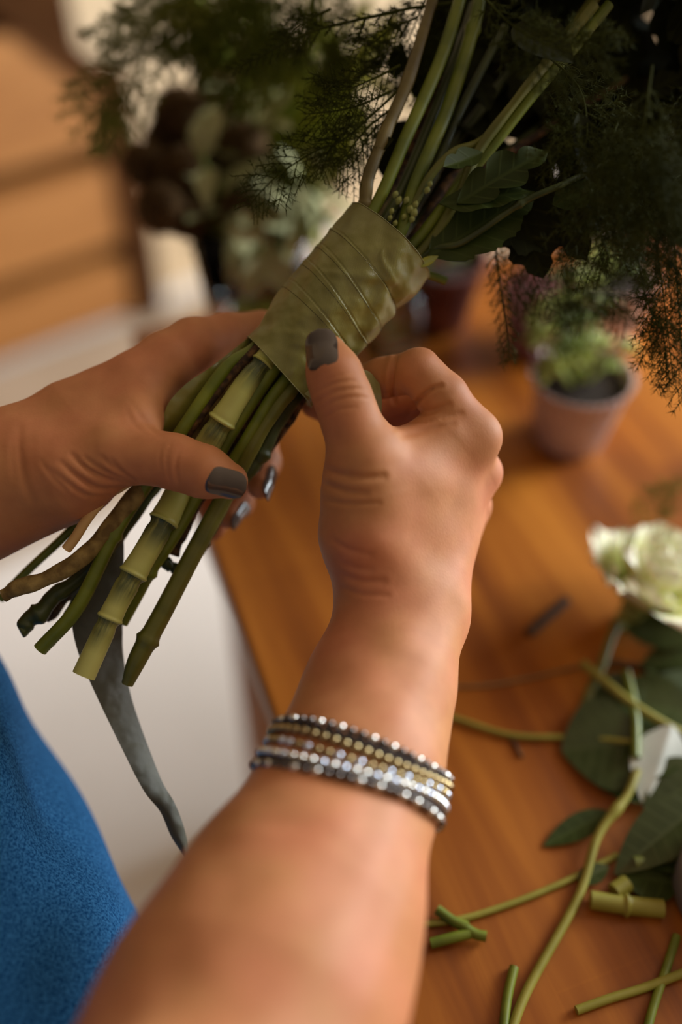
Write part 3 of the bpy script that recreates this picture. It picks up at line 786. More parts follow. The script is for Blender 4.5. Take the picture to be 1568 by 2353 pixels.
# (lower path) + (through the ribbon) + (upper path); depths spread round the bundle's middle at .44
ST = [
 ('green', [(92, 1492, .425, 17), (180, 1392, .425, 17), (262, 1228, .428, 16), (332, 1118, .432, 16), (420, 985, .428, 15), (500, 868, .428, 15), (572, 780, .430, 14), (700, 640, .432, 13), (845, 500, .432, 14), (940, 300, .436, 15), (1015, 130, .440, 15), (1062, -20, .445, 14)], 0, ((262, 1228, .35),)),
 ('darkbark', [(300, 1180, .45, 12), (385, 1050, .437, 13), (440, 985, .431, 13), (510, 880, .430, 13), (590, 790, .430, 12), (720, 640, .440, 12), (900, 430, .448, 11), (1010, 180, .455, 10)], .0004, ()),
 ('bark', [(8, 1366, .420, 15), (40, 1352, .420, 19), (105, 1328, .421, 19), (180, 1288, .424, 20), (250, 1215, .428, 21), (320, 1130, .432, 22), (400, 1040, .442, 18), (520, 900, .447, 15), (660, 740, .452, 14), (820, 560, .456, 13), (960, 330, .462, 12)], .0003, ()),
 ('peeled', [(152, 1262, .421, 12), (172, 1236, .421, 12), (205, 1185, .422, 12), (245, 1140, .425, 11), (300, 1105, .430, 10), (380, 1040, .442, 9)], 0, ()),
 ('green', [(0, 1376, .445, 10), (62, 1312, .444, 10), (140, 1240, .442, 10), (200, 1180, .445, 11), (320, 1060, .455, 11), (480, 920, .456, 12)], 0, ()),
 ('darkgreen', [(45, 1452, .428, 15), (70, 1425, .43, 20), (110, 1385, .432, 20), (170, 1335, .436, 18), (250, 1260, .44, 17), (380, 1080, .448, 16), (560, 880, .452, 15)], .0004, ((85, 1410, .3),)),
 ('darkgreen', [(118, 1480, .432, 9), (165, 1400, .436, 12), (240, 1290, .44, 13), (330, 1150, .447, 14), (520, 920, .45, 14)], .0002, ()),
 ('darkbark', [(105, 1420, .442, 12), (190, 1330, .444, 15), (290, 1200, .446, 14), (420, 1030, .45, 13)], .0004, ()),
 ('green', [(282, 1432, .438, 12), (318, 1365, .437, 13), (345, 1310, .434, 16), (395, 1235, .434, 17), (450, 1140, .437, 17), (520, 1010, .433, 17), (590, 900, .429, 18), (640, 830, .430, 17), (760, 650, .434, 15), (905, 555, .434, 15), (955, 420, .436, 15), (1032, 240, .442, 16), (1088, 60, .447, 16), (1105, -20, .449, 15)], 0, ((342, 1318, .35), (1086, 60, .25))),
 ('olive', [(292, 1572, .425, 13), (318, 1510, .425, 21), (372, 1410, .427, 21), (440, 1280, .431, 20), (505, 1160, .435, 20), (560, 1060, .436, 18), (630, 930, .434, 17), (690, 850, .435, 15), (800, 690, .440, 14), (960, 560, .444, 13), (1100, 350, .445, 12), (1285, 110, .446, 13), (1370, -10, .448, 12)], 0, ((322, 1462, .3),)),
 ('darkgreen', [(455, 1270, .445, 14), (480, 1220, .444, 16), (525, 1140, .443, 15), (580, 1070, .440, 19), (602, 1035, .440, 19), (650, 950, .440, 18), (700, 880, .442, 16), (850, 640, .45, 14), (1000, 400, .46, 12)], .0002, ((600, 1040, .32), (470, 1245, .4))),
 ('darkbark', [(398, 1275, .441, 12), (430, 1210, .441, 9), (470, 1130, .442, 10), (560, 990, .445, 10), (680, 830, .450, 10)], .0003, ()),
 ('green', [(500, 1110, .44, 13), (560, 1020, .432, 14), (620, 920, .429, 14), (665, 860, .430, 14), (790, 680, .437, 13), (935, 575, .438, 13), (1060, 420, .438, 12), (1130, 338, .437, 12), (1230, 210, .436, 13), (1310, 120, .436, 13), (1400, 10, .436, 12)], 0, ()),
 ('olive', [(540, 1110, .437, 15), (585, 1020, .432, 16), (640, 930, .430, 16), (690, 870, .431, 15), (820, 680, .436, 13), (960, 585, .438, 13), (1045, 470, .436, 12), (1100, 345, .435, 12), (1190, 225, .434, 12), (1280, 120, .434, 12), (1365, 10, .434, 12)], .0002, ()),
 ('darkbark', [(590, 1080, .452, 8), (640, 1000, .448, 10), (690, 935, .447, 12), (740, 870, .447, 11), (880, 650, .452, 10), (1010, 450, .455, 12), (1080, 380, .46, 10)], .0004, ()),
 ('tan', [(480, 1000, .45, 11), (640, 800, .445, 13), (740, 640, .438, 14), (818, 478, .432, 15), (850, 390, .432, 15), (893, 290, .434, 15), (935, 190, .437, 15), (985, 30, .442, 13), (1000, -20, .444, 12)], .0002, ((824, 468, .35),)),
 ('darkgreen', [(600, 920, .448, 14), (760, 700, .442, 14), (870, 530, .436, 14), (925, 430, .440, 13), (985, 290, .446, 13), (1050, 130, .452, 12), (1090, 10, .456, 12)], 0, ()),
 ('darkgreen', [(640, 900, .45, 12), (800, 690, .446, 12), (890, 545, .441, 12), (935, 470, .441, 12), (1000, 380, .445, 11), (1055, 260, .45, 10), (1160, 60, .456, 9)], 0, ()),
 ('olive', [(700, 860, .448, 9), (880, 590, .437, 9), (935, 500, .434, 10), (985, 410, .434, 10), (1040, 350, .434, 9), (1100, 325, .437, 8), (1180, 260, .45, 8)], 0, ()),
 ('darkgreen', [(740, 840, .445, 9), (960, 600, .438, 8), (1065, 555, .43, 8), (1195, 468, .425, 8), (1300, 420, .425, 7), (1400, 370, .43, 6)], 0, ((1195, 468, .4),)),
 ('darkbark', [(720, 860, .452, 10), (900, 600, .452, 10), (1060, 430, .456, 9), (1250, 300, .465, 8), (1440, 180, .475, 7)], 0, ()),
 ('darkgreen', [(520, 990, .452, 13), (700, 780, .455, 13), (840, 560, .458, 12), (950, 340, .466, 12), (1050, 60, .475, 11)], 0, ()),
 ('darkgreen', [(480, 1000, .458, 13), (640, 840, .458, 13), (870, 570, .46, 12), (1090, 270, .475, 11), (1290, 20, .48, 10)], 0, ()),
 ('darkgreen', [(350, 1130, .452, 13), (440, 1020, .45, 14), (640, 830, .455, 13), (900, 560, .46, 12), (1190, 330, .475, 10), (1450, 150, .49, 9)], 0, ()),
]
for c_, pts, jit, nd in ST:
    cstem(pts, c_, nodes=nd, jitter=jit, ridge=0.06 if c_ in ('tan', 'olive') else 0.0, nr=6, sides=18, n=150)
# cut side shoot on a stem, little buds at the ribbon's upper edge
for (x, y, d, r) in ((372, 1285, .441, 15), (395, 1300, .442, 14)):
    cstem([(x - 10, y - 5, d, 6), (x + 8, y + 6, d, r), (x + 22, y + 22, d, r * .7)], 'darkgreen', name='side_shoot', n=14)
for (x, y, r) in ((905, 455, 7), (912, 470, 8), (930, 468, 7), (938, 490, 8), (946, 500, 9), (951, 478, 7), (897, 492, 6), (893, 508, 6), (925, 505, 6), (943, 512, 7), (978, 445, 7), (985, 430, 6), (868, 522, 5), (905, 520, 6)):
    mb = MB(); u = np.linspace(0, 1, 9); a = C(x, y, .431); dr = nrm(C(x + 6, y - 12, .431) - a)
    tube(mb, a + dr * (u * PR(2.6 * r, .431))[:, None], PR(r, .431) * np.sin(np.pi * np.clip(u, .04, .96)) ** .7, 10)
    mb.build('bud', 'limeleaf', bouquet)

# ribbon binding: overlapping wraps round the bundle
NA, NVv = 300, 260
Aa = (0.648, -0.762); Nn = (0.762, 0.648)
dA = nrm(Aa[0] * R - Aa[1] * U); dN = nrm(Nn[0] * R - Nn[1] * U)
mm_px = .44 / FPX
cB = CAM + .44 * (F + ((1038 * Nn[0]) - 784) / FPX * R - ((1038 * Nn[1]) - 1176.5) / FPX * U)
phi = np.linspace(0, 2 * np.pi, NA, endpoint=False)      # 0 = right edge (+N), pi/2 = towards the camera
aa = np.linspace(-258, 172, NVv)
PH, AAg = np.meshgrid(phi, aa, indexing='ij')
nx = np.cos(PH); front = np.sin(PH)
r0 = 112 + 4 * np.sin(AAg / 90 + 1) + 9 * np.exp(-((AAg - 150) / 60) ** 2) * (nx > 0) * nx + 8 * np.exp(-((AAg + 225) / 50) ** 2) * nx
seams = [(70, 30), (14, 44), (-36, 42), (-92, 22)]        # (a at the middle of the front, drop across the front)
turn = PH.copy()
step = np.zeros_like(r0)
tline = np.full_like(r0, 1e9)
for (a0, dr_) in seams:
    sa = a0 - dr_ * 0.5 * nx + 3.0 * np.sin(PH * 3 + a0) * (front < 0)
    dd_ = AAg - sa                                      # >0 above the seam
    step += np.where(dd_ < 0, 1.8 * np.exp(dd_ / 34), 0) - np.where((dd_ >= 0) & (dd_ < 5), 0.8, 0)
    tline = np.minimum(tline, np.abs(dd_ + 3.0) + np.where(dd_ > 0, 50, 0))
hem_lo = -236 - 14 * nx; hem_hi = 163 - 3 * nx
tv = (AAg - aa[0]) / (aa[-1] - aa[0])
Aact = hem_lo + (hem_hi - hem_lo) * tv
AAg2 = Aact
def bumpf(p0, a0, sp, sa, amp): return amp * np.exp(-(((PH - p0 + np.pi) % (2 * np.pi) - np.pi) / sp) ** 2 - ((AAg2 - a0) / sa) ** 2)
wr = (1.6 * np.sin(PH * 7 + AAg2 / 26) * np.sin(AAg2 / 33 + PH * 3) + 1.2 * np.sin(PH * 11 - AAg2 / 19 + 1.3) + 2.2 * np.sin(PH * 4 - AAg2 / 45))
wr = 1.7 * wr * (0.6 + 0.4 * np.clip(nx + .3, 0, 1))
seam_n = lambda a0: 0
# loose folded top wrap bulging on the right
fold = bumpf(0.15, 95, .35, 26, 12) - bumpf(0.62, 62, .22, 14, 7) + bumpf(.75, 92, .28, 16, 5) - bumpf(.30, 50, .3, 10, 9) + bumpf(.05, 35, .3, 14, 5)
fold += 4.0 * np.exp(-((AAg2 - (118 - 62 * nx + 10 * np.sin(PH * 4))) / 9) ** 2) * (nx > .15) * front.clip(0, 1)
# diagonal pull folds from the thumb
fold += 2.4 * np.exp(-((AAg2 - (-150 + 70 * nx)) / 14) ** 2) * front.clip(0, 1) - 2.0 * np.exp(-((AAg2 - (-190 + 60 * nx)) / 16) ** 2) * front.clip(0, 1)
fold += 2.6 * np.exp(-((AAg2 - (20 + 80 * nx)) / 12) ** 2) * (nx > -.5) * front.clip(0, 1)
rr = r0 + step + wr + fold
flat = 0.93
V = cB + mm_px * (AAg2[..., None] * dA + (rr * nx)[..., None] * dN - (rr * front * flat)[..., None] * F)
tc = np.stack([PH * 0.0215, AAg2 * mm_px, tline], -1)
mb = MB(); mb.add(V.transpose(1, 0, 2).reshape(-1, 3), grid_faces(NVv, NA, True), tc.transpose(1, 0, 2).reshape(-1, 3))
# turned-in rims
for row, sgn in ((0, -1), (NVv - 1, 1)):
    V0 = V[:, row]; cen = V0.mean(0); V1 = cen + (V0 - cen) * 0.985 - sgn * dA * 0.0004; V2 = cen + (V0 - cen) * 0.86 - sgn * dA * 0.003
    VV = np.stack([V0, V1, V2]); ff = grid_faces(3, NA, True)
    mb.add(VV.reshape(-1, 3), ff if sgn > 0 else ff[:, ::-1])
mb.build('binding_ribbon', 'satin', bouquet)
# woven picot hems: a fine corded edge along each seam and both borders; seam cords coloured as shadow lines
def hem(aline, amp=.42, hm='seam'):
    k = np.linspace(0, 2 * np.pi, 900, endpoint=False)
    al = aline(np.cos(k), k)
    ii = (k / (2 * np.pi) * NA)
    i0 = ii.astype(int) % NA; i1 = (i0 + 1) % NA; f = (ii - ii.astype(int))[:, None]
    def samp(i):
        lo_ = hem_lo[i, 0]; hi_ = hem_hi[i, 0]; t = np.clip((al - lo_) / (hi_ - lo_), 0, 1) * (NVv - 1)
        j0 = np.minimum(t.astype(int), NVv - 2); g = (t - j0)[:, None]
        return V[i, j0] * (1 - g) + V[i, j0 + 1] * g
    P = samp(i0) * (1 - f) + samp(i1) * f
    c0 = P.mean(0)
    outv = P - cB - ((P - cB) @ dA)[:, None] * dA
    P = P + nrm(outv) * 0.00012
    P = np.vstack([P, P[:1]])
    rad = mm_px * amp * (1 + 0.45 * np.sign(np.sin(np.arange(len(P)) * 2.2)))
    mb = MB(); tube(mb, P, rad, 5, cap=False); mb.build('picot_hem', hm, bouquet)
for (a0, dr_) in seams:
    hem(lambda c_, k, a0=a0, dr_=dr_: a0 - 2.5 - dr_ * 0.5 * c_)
hem(lambda c_, k: -235 - 14 * c_, .9, 'satin_edge'); hem(lambda c_, k: 162 - 3 * c_, .9, 'satin_edge')

def strip(mb, cl, widths, ndir, n=60, m=9, cup=0.0, mi=0, thick=0.00022):
    """ribbon strip along points cl (world); widths metres; ndir = side directions (world) per joint"""
    A = spline(np.hstack([np.asarray(cl), np.asarray(widths)[:, None], np.asarray(ndir)]), n)
    P = A[:, :3]; w = A[:, 3]; s_ = nrm(A[:, 4:7]); t = np.linspace(-1, 1, m)
    up = nrm(np.cross(nrm(np.gradient(P, axis=0)), s_))
    V = P[:, None] + s_[:, None] * (w[:, None] / 2 * t[None])[..., None] + up[:, None] * (cup * (1 - t ** 2))[None, :, None]
    tc = np.stack([np.broadcast_to(t * 0.0125, (n, m)), np.broadcast_to(np.linspace(0, .25, n)[:, None], (n, m)), np.zeros((n, m))], -1)
    mb.add(V.reshape(-1, 3), grid_faces(n, m), tc.reshape(-1, 3), mi)
    V2 = V - up[:, None] * thick
    mb.add(V2.reshape(-1, 3), grid_faces(n, m)[:, ::-1], tc.reshape(-1, 3), mi)
    return V
# satin loop between the left forefinger and the stems
mb = MB()
ed = [((372, 965, .432), (375, 1005, .437)), ((388, 925, .430), (405, 990, .437)), ((430, 880, .429), (437, 958, .436)), ((478, 848, .430), (478, 905, .436)), ((530, 808, .434), (528, 842, .437)), ((575, 772, .440), (575, 790, .442))]
cl = [(C(*a) + C(*b_)) / 2 for a, b_ in ed]; wd = [np.linalg.norm(C(*a) - C(*b_)) for a, b_ in ed]; nd = [nrm(C(*b_) - C(*a)) for a, b_ in ed]
strip(mb, cl, wd, nd, cup=-0.0015); mb.build('ribbon_loop', 'satin', bouquet)
# loose end under the right thumb
mb = MB()
ed = [((735, 930, .425), (700, 905, .425)), ((790, 925, .425), (760, 860, .424)), ((850, 935, .426), (838, 850, .424)), ((877, 950, .430), (872, 880, .428))]
cl = [(C(*a) + C(*b_)) / 2 for a, b_ in ed]; wd = [np.linalg.norm(C(*a) - C(*b_)) for a, b_ in ed]; nd = [nrm(C(*b_) - C(*a)) for a, b_ in ed]
strip(mb, cl, wd, nd, cup=0.001); mb.build('ribbon_end', 'satin_edge', bouquet)
# long loose tail hanging among the stems
L_ = [(262, 1190, .436), (205, 1260, .436), (168, 1340, .435), (164, 1420, .435), (180, 1500, .434), (225, 1605, .432), (282, 1722, .430), (330, 1815, .430), (368, 1865, .432), (395, 1925, .434), (438, 1990, .438)]
R_ = [(285, 1200, .441), (285, 1270, .443), (283, 1360, .444), (282, 1440, .444), (284, 1510, .444), (303, 1605, .442), (342, 1718, .439), (375, 1800, .436), (404, 1850, .434), (426, 1912, .435), (440, 1990, .438)]
cl = [(C(*a) + C(*b_)) / 2 for a, b_ in zip(L_, R_)]; wd = [np.linalg.norm(C(*a) - C(*b_)) for a, b_ in zip(L_, R_)]; nd = [nrm(C(*b_) - C(*a)) for a, b_ in zip(L_, R_)]
mb = MB(); strip(mb, cl, wd, nd, n=120, cup=0.0012); mb.build('ribbon_tail', 'satin_tail', bouquet, )

# ---------------------------------------------------------------- leaves and fern
def leaf(mb, base, tip, width, face, lobes=0, lobe_amp=0.25, droop=0.0, fold=0.25, mi=0, n=34, m=15, twist=0.0, tooth=0, pw=0.75, stalk=0.0, wave=0.0):
    """one leaf blade; face = direction its upper side looks at; droop bends the tip away from face"""
    base = np.asarray(base, float); tip = np.asarray(tip, float)
    ax = tip - base; L = np.linalg.norm(ax); ax = ax / L
    f = nrm(face - (face @ ax) * ax); sd = np.cross(ax, f)
    s_ = np.linspace(0, 1, n); t = np.linspace(-1, 1, m)
    w = np.sin(np.pi * np.clip(s_, 0, 1) ** pw) ** 0.85
    tri = lambda x: 2 * np.abs(x - np.floor(x + .5))
    if lobes: w = w * (1 - lobe_amp * (1 - np.abs(np.sin(np.pi * lobes * s_)) ** 0.7)) 
    if tooth: w = w * (1 - 0.10 * tri(tooth * s_))
    w = w * width / 2
    bend = -droop * L * (s_ ** 2)
    tw = twist * s_
    S, Tt = np.meshgrid(s_, t, indexing='ij')
    lag = (0.10 * L * np.abs(Tt) * (w / (width / 2 + 1e-9))[:, None]) * (1 if lobes else 0.3)
    off = Tt * w[:, None]; lift = np.abs(Tt) * w[:, None] * fold + wave * width * np.sin(S * 17 + 2) * np.abs(Tt) ** 2
    c_, s2 = np.cos(tw)[:, None], np.sin(tw)[:, None]
    V = base + (S * L + lag)[..., None] * ax + (off * c_ - lift * s2)[..., None] * sd + (bend[:, None] + lift * c_ + off * s2)[..., None] * f
    tc = np.stack([Tt * w[:, None] * 20, S * L * 20, S], -1)
    mb.add(V.reshape(-1, 3), grid_faces(n, m), tc.reshape(-1, 3), mi)
    mb.add((V - f * 0.00025).reshape(-1, 3), grid_faces(n, m)[:, ::-1], tc.reshape(-1, 3), mi)
def cleaf(bp, tp_, wpx, face=(-0.2, 0.1, 1), color='leaf', parent=bouquet, name='leaf', **k):
    """face in camera terms: right, up, towards the viewer"""
    mb = MB(); fd = face[0] * R + face[1] * U - face[2] * F
    leaf(mb, C(*bp), C(*tp_), PR(wpx, bp[2]), nrm(fd), **k)
    return mb.build(name, color, parent)
# big lobed leaves above the ribbon
cleaf((1050, 470, .428), (1262, 330, .424), 110, (.3, .5, 1), 'leaf', lobes=3, lobe_amp=.45, droop=.12, fold=.3, wave=.05, tooth=0)
cleaf((1110, 350, .428), (1015, 400, .422), 60, (.1, .4, 1), 'leaf', lobes=2, lobe_amp=.4, fold=.5, droop=-.2)
cleaf((985, 590, .434), (1230, 440, .432), 170, (-.1, .3, 1), 'leaf', lobes=4, lobe_amp=.2, tooth=14, fold=.12, wave=.03)
cleaf((1010, 470, .430), (1220, 440, .426), 100, (.2, .6, 1), 'leaf', lobes=2, lobe_amp=.3, fold=.2, wave=.05)
cleaf((1180, 440, .436), (1250, 640, .440), 150, (-.2, .1, 1), 'leafdark', lobes=4, lobe_amp=.35, tooth=12, fold=.2)
cleaf((1240, 420, .434), (1350, 600, .440), 120, (-.4, .1, 1), 'leafdark', lobes=3, lobe_amp=.35, tooth=9, fold=.25)
cleaf((1270, 470, .428), (1375, 425, .425), 90, (.1, .4, 1), 'leaf', lobes=3, lobe_amp=.25, tooth=8, fold=.15)
cleaf((1130, 500, .44), (1280, 560, .44), 150, (0, .2, 1), 'leafdark', lobes=3, lobe_amp=.3, tooth=9)
cleaf((960, 612, .430), (1008, 588, .432), 22, (0, .2, 1), 'limeleaf', fold=.2)
cleaf((868, 340, .434), (905, 320, .43), 34, (0, .3, 1), 'leafdark', fold=.3)
cleaf((935, 150, .46), (890, 140, .46), 90, (0, .1, 1), 'leafdark', lobes=2)
cleaf((1330, 260, .40), (1365, 420, .405), 70, (.3, .1, 1), 'leafdark', droop=.1)
cleaf((1180, 60, .41), (1320, 130, .40), 120, (.3, .1, 1), 'leafdark', droop=.1)
# the dense crown of leaves the stems disappear into
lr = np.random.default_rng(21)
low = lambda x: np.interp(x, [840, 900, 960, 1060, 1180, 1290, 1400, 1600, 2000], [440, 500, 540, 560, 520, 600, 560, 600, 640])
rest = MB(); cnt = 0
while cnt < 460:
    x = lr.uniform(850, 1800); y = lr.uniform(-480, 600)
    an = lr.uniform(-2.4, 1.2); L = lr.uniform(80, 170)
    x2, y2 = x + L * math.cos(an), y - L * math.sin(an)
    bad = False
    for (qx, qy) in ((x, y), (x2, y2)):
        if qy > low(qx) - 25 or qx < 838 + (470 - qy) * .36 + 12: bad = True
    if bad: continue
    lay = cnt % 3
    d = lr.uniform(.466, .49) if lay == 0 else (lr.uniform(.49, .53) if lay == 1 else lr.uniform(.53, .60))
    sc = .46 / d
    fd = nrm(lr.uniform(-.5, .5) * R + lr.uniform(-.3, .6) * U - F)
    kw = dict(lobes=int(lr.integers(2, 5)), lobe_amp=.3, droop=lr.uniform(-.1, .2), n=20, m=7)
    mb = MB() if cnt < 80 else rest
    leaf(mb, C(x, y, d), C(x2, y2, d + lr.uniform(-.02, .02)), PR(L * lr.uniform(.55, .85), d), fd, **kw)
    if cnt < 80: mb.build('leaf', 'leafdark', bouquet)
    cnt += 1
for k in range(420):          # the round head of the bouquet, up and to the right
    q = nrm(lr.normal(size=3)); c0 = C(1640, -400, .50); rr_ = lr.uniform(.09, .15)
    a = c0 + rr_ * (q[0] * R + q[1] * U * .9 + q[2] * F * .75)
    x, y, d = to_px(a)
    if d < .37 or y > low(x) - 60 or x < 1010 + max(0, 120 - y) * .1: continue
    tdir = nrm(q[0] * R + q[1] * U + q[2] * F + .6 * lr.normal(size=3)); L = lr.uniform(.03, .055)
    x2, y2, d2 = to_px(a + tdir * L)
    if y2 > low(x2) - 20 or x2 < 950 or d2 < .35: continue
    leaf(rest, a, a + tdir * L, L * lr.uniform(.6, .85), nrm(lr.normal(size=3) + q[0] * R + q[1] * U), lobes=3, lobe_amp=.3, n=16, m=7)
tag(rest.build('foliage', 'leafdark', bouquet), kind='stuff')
def spikes(mb, B, D, L, r, mi=0):
    """thin three-sided needles"""
    n = len(B); D = nrm(D)
    ref = np.where(np.abs(D[:, 2:3]) > .9, np.array([[1., 0, 0]]), np.array([[0, 0, 1.]]))
    a = nrm(np.cross(D, ref)); b_ = np.cross(D, a)
    th = [0, 2.094, 4.189]
    V = np.stack([B + r[:, None] * (math.cos(q) * a + math.sin(q) * b_) for q in th] + [B + D * L[:, None]], 1).reshape(-1, 3)
    k = np.arange(n)[:, None] * 4
    f = np.concatenate([k + [0, 1, 3], k + [1, 2, 3], k + [2, 0, 3]])
    mb.add(V, f, None, mi)
def frond(pts, name='fern_frond', color='fern', blen=0.03, nb=26, dens=1.3, nl=0.0040, parent=bouquet, seed=1, plane=None, taper=True, stalk_r=0.0006, sub=True, b0=0.1, nr_=0.00017, label=None, dirs=(0.9,)):
    """feathery asparagus fern: stalk, side branches, branchlets, needles (dens per mm)"""
    r_ = np.random.default_rng(seed)
    P = spline(np.array([C(*p) if len(p) == 3 and p[2] < 2 and abs(p[0]) > 3 else p for p in pts]), 90)
    mb = MB(); tube(mb, P, stalk_r * np.linspace(1, .35, 90), 6)
    Tn = nrm(np.gradient(P, axis=0))
    pn = nrm(-F + 0.2 * U) if plane is None else nrm(np.asarray(plane))
    Bs, Ds = [], []
    def needles(Q, per_mm, ln):
        Lq = np.linalg.norm(np.diff(Q, axis=0), axis=1).sum(); n = max(3, int(Lq * 1000 * per_mm))
        u = r_.uniform(0.03, 1, n) * (len(Q) - 1); i = np.minimum(u.astype(int), len(Q) - 2); f = (u - i)[:, None]
        B = Q[i] * (1 - f) + Q[i + 1] * f; t = nrm(Q[i + 1] - Q[i])
        rd = r_.normal(size=(n, 3)); rd = nrm(rd - (rd * t).sum(1, keepdims=True) * t)
        Bs.append(B); Ds.append(nrm(rd * 1.0 + t * r_.uniform(.5, 1.3, (n, 1))) * (ln * r_.uniform(.6, 1.15, (n, 1))))
    needles(P[int(90 * b0):], dens * .6, nl)
    for k in range(nb):
        u = b0 + (1 - b0) * (k + .5) / nb; i = int(u * 89)
        s_ = 1 if k % 2 else -1
        side = nrm(np.cross(Tn[i], pn)) * s_
        L = blen * (math.sin(math.pi * (0.12 + 0.85 * (1 - u))) if taper else 1) * r_.uniform(.75, 1.15)
        L = max(L, .004)
        d0 = nrm(side * dirs[0] + Tn[i] * .75 + pn * r_.uniform(-.35, .35))
        v = np.linspace(0, 1, 12)[:, None]
        Q = P[i] + d0 * L * v + Tn[i] * L * .18 * v ** 2 + np.array([0, 0, -1]) * L * .15 * v ** 2
        tube(mb, Q, stalk_r * .35, 3, cap=False)
        needles(Q, dens * 1.5, nl)
        if sub and L > .010:
            for j in range(int(L / .0034)):
                w_ = .12 + .8 * r_.uniform(); q0 = Q[int(w_ * 11)]
                sd = nrm(np.cross(d0, pn)) * (1 if j % 2 else -1)
                l2 = L * .38 * (1.1 - w_) * r_.uniform(.7, 1.2) + .003
                q = q0 + nrm(sd * .9 + d0 * .8 + pn * r_.uniform(-.5, .5)) * l2 * np.linspace(0, 1, 5)[:, None]
                tube(mb, q, stalk_r * .22, 3, cap=False); needles(q, dens * 1.4, nl)
    B = np.concatenate(Bs); D = np.concatenate(Ds)
    spikes(mb, B, D, np.linalg.norm(D, axis=1), np.full(len(B), nr_))
    o = mb.build(name, color, parent, smooth=False)
    if label: o['label'] = label
    return o
# left cluster, sharp
frond([(925, 200, .437), (860, 260, .435), (790, 320, .434), (720, 350, .434), (650, 395, .434), (600, 440, .436), (572, 478, .438)], blen=.017, nb=34, dens=0.85, nl=.0034, seed=3)
frond([(920, 150, .437), (860, 180, .433), (800, 205, .431), (752, 208, .431)], blen=.019, nb=24, dens=0.85, nl=.0034, seed=4, b0=.05)
frond([(915, 240, .438), (850, 290, .436), (800, 350, .436), (770, 385, .438)], blen=.018, nb=24, dens=0.85, nl=.0034, seed=5, b0=.05)
frond([(900, 210, .436), (830, 240, .434), (770, 255, .433), (700, 262, .435)], blen=.017, nb=24, dens=0.85, nl=.0034, seed=6, b0=.05)
frond([(905, 260, .44), (850, 310, .44), (830, 350, .441), (805, 388, .441)], blen=.012, nb=18, dens=0.85, nl=.0034, seed=7, b0=.05)
frond([(800, 300, .435), (760, 340, .436), (745, 380, .437), (735, 412, .438)], blen=.008, nb=14, dens=0.85, nl=.0034, seed=8, b0=.05, sub=False)
# long dark stalk crossing at the top
frond([(1060, 5, .445), (950, 18, .445), (840, 42, .444), (740, 66, .444), (655, 98, .445), (590, 135, .446), (530, 160, .448)], blen=.006, nb=40, dens=2.2, nl=.0028, seed=9, sub=False, stalk_r=.0009, label='thin dark stalk')
frond([(760, 20, .449), (720, 40, .449), (690, 60, .45), (655, 90, .45)], blen=.012, nb=16, seed=10)
frond([(960, 40, .445), (900, 66, .445), (860, 95, .445), (800, 118, .447)], blen=.010, nb=20, seed=11)
frond([(840, 45, .446), (830, 70, .447), (815, 95, .448)], blen=.006, nb=10, seed=12, sub=False)
# soft fronds at the upper left, further back
frond([(560, -60, .50), (470, -10, .51), (400, 10, .52), (330, 18, .52), (270, 50, .53), (218, 84, .53)], blen=.022, nb=26, color='fernlight', seed=13, nr_=.00034)
frond([(640, -80, .50), (520, 20, .52), (400, 90, .53), (330, 150, .54), (270, 200, .55), (228, 240, .55), (240, 300, .555)], blen=.032, nb=30, color='fernlight', seed=14, nr_=.00034, dens=1.1)
frond([(600, -60, .52), (480, 40, .53), (400, 60, .54), (330, 75, .55), (300, 70, .55)], blen=.025, nb=22, color='fernlight', seed=15, nr_=.00034)
frond([(700, -100, .50), (640, -10, .51), (560, 90, .52), (500, 160, .53)], blen=.035, nb=30, color='fernmid', seed=16, nr_=.00034)
frond([(800, -100, .51), (760, 0, .52), (730, 90, .53), (760, 150, .54)], blen=.03, nb=26, color='fernmid', seed=17, nr_=.00034)
frond([(560, -120, .53), (480, -20, .54), (440, 60, .55), (420, 130, .56)], blen=.035, nb=30, color='fernmid', seed=18, nr_=.00034)
frond([(660, -120, .56), (600, -20, .57), (580, 60, .58), (640, 130, .58)], blen=.035, nb=26, color='fernmid', seed=19, nr_=.00034)
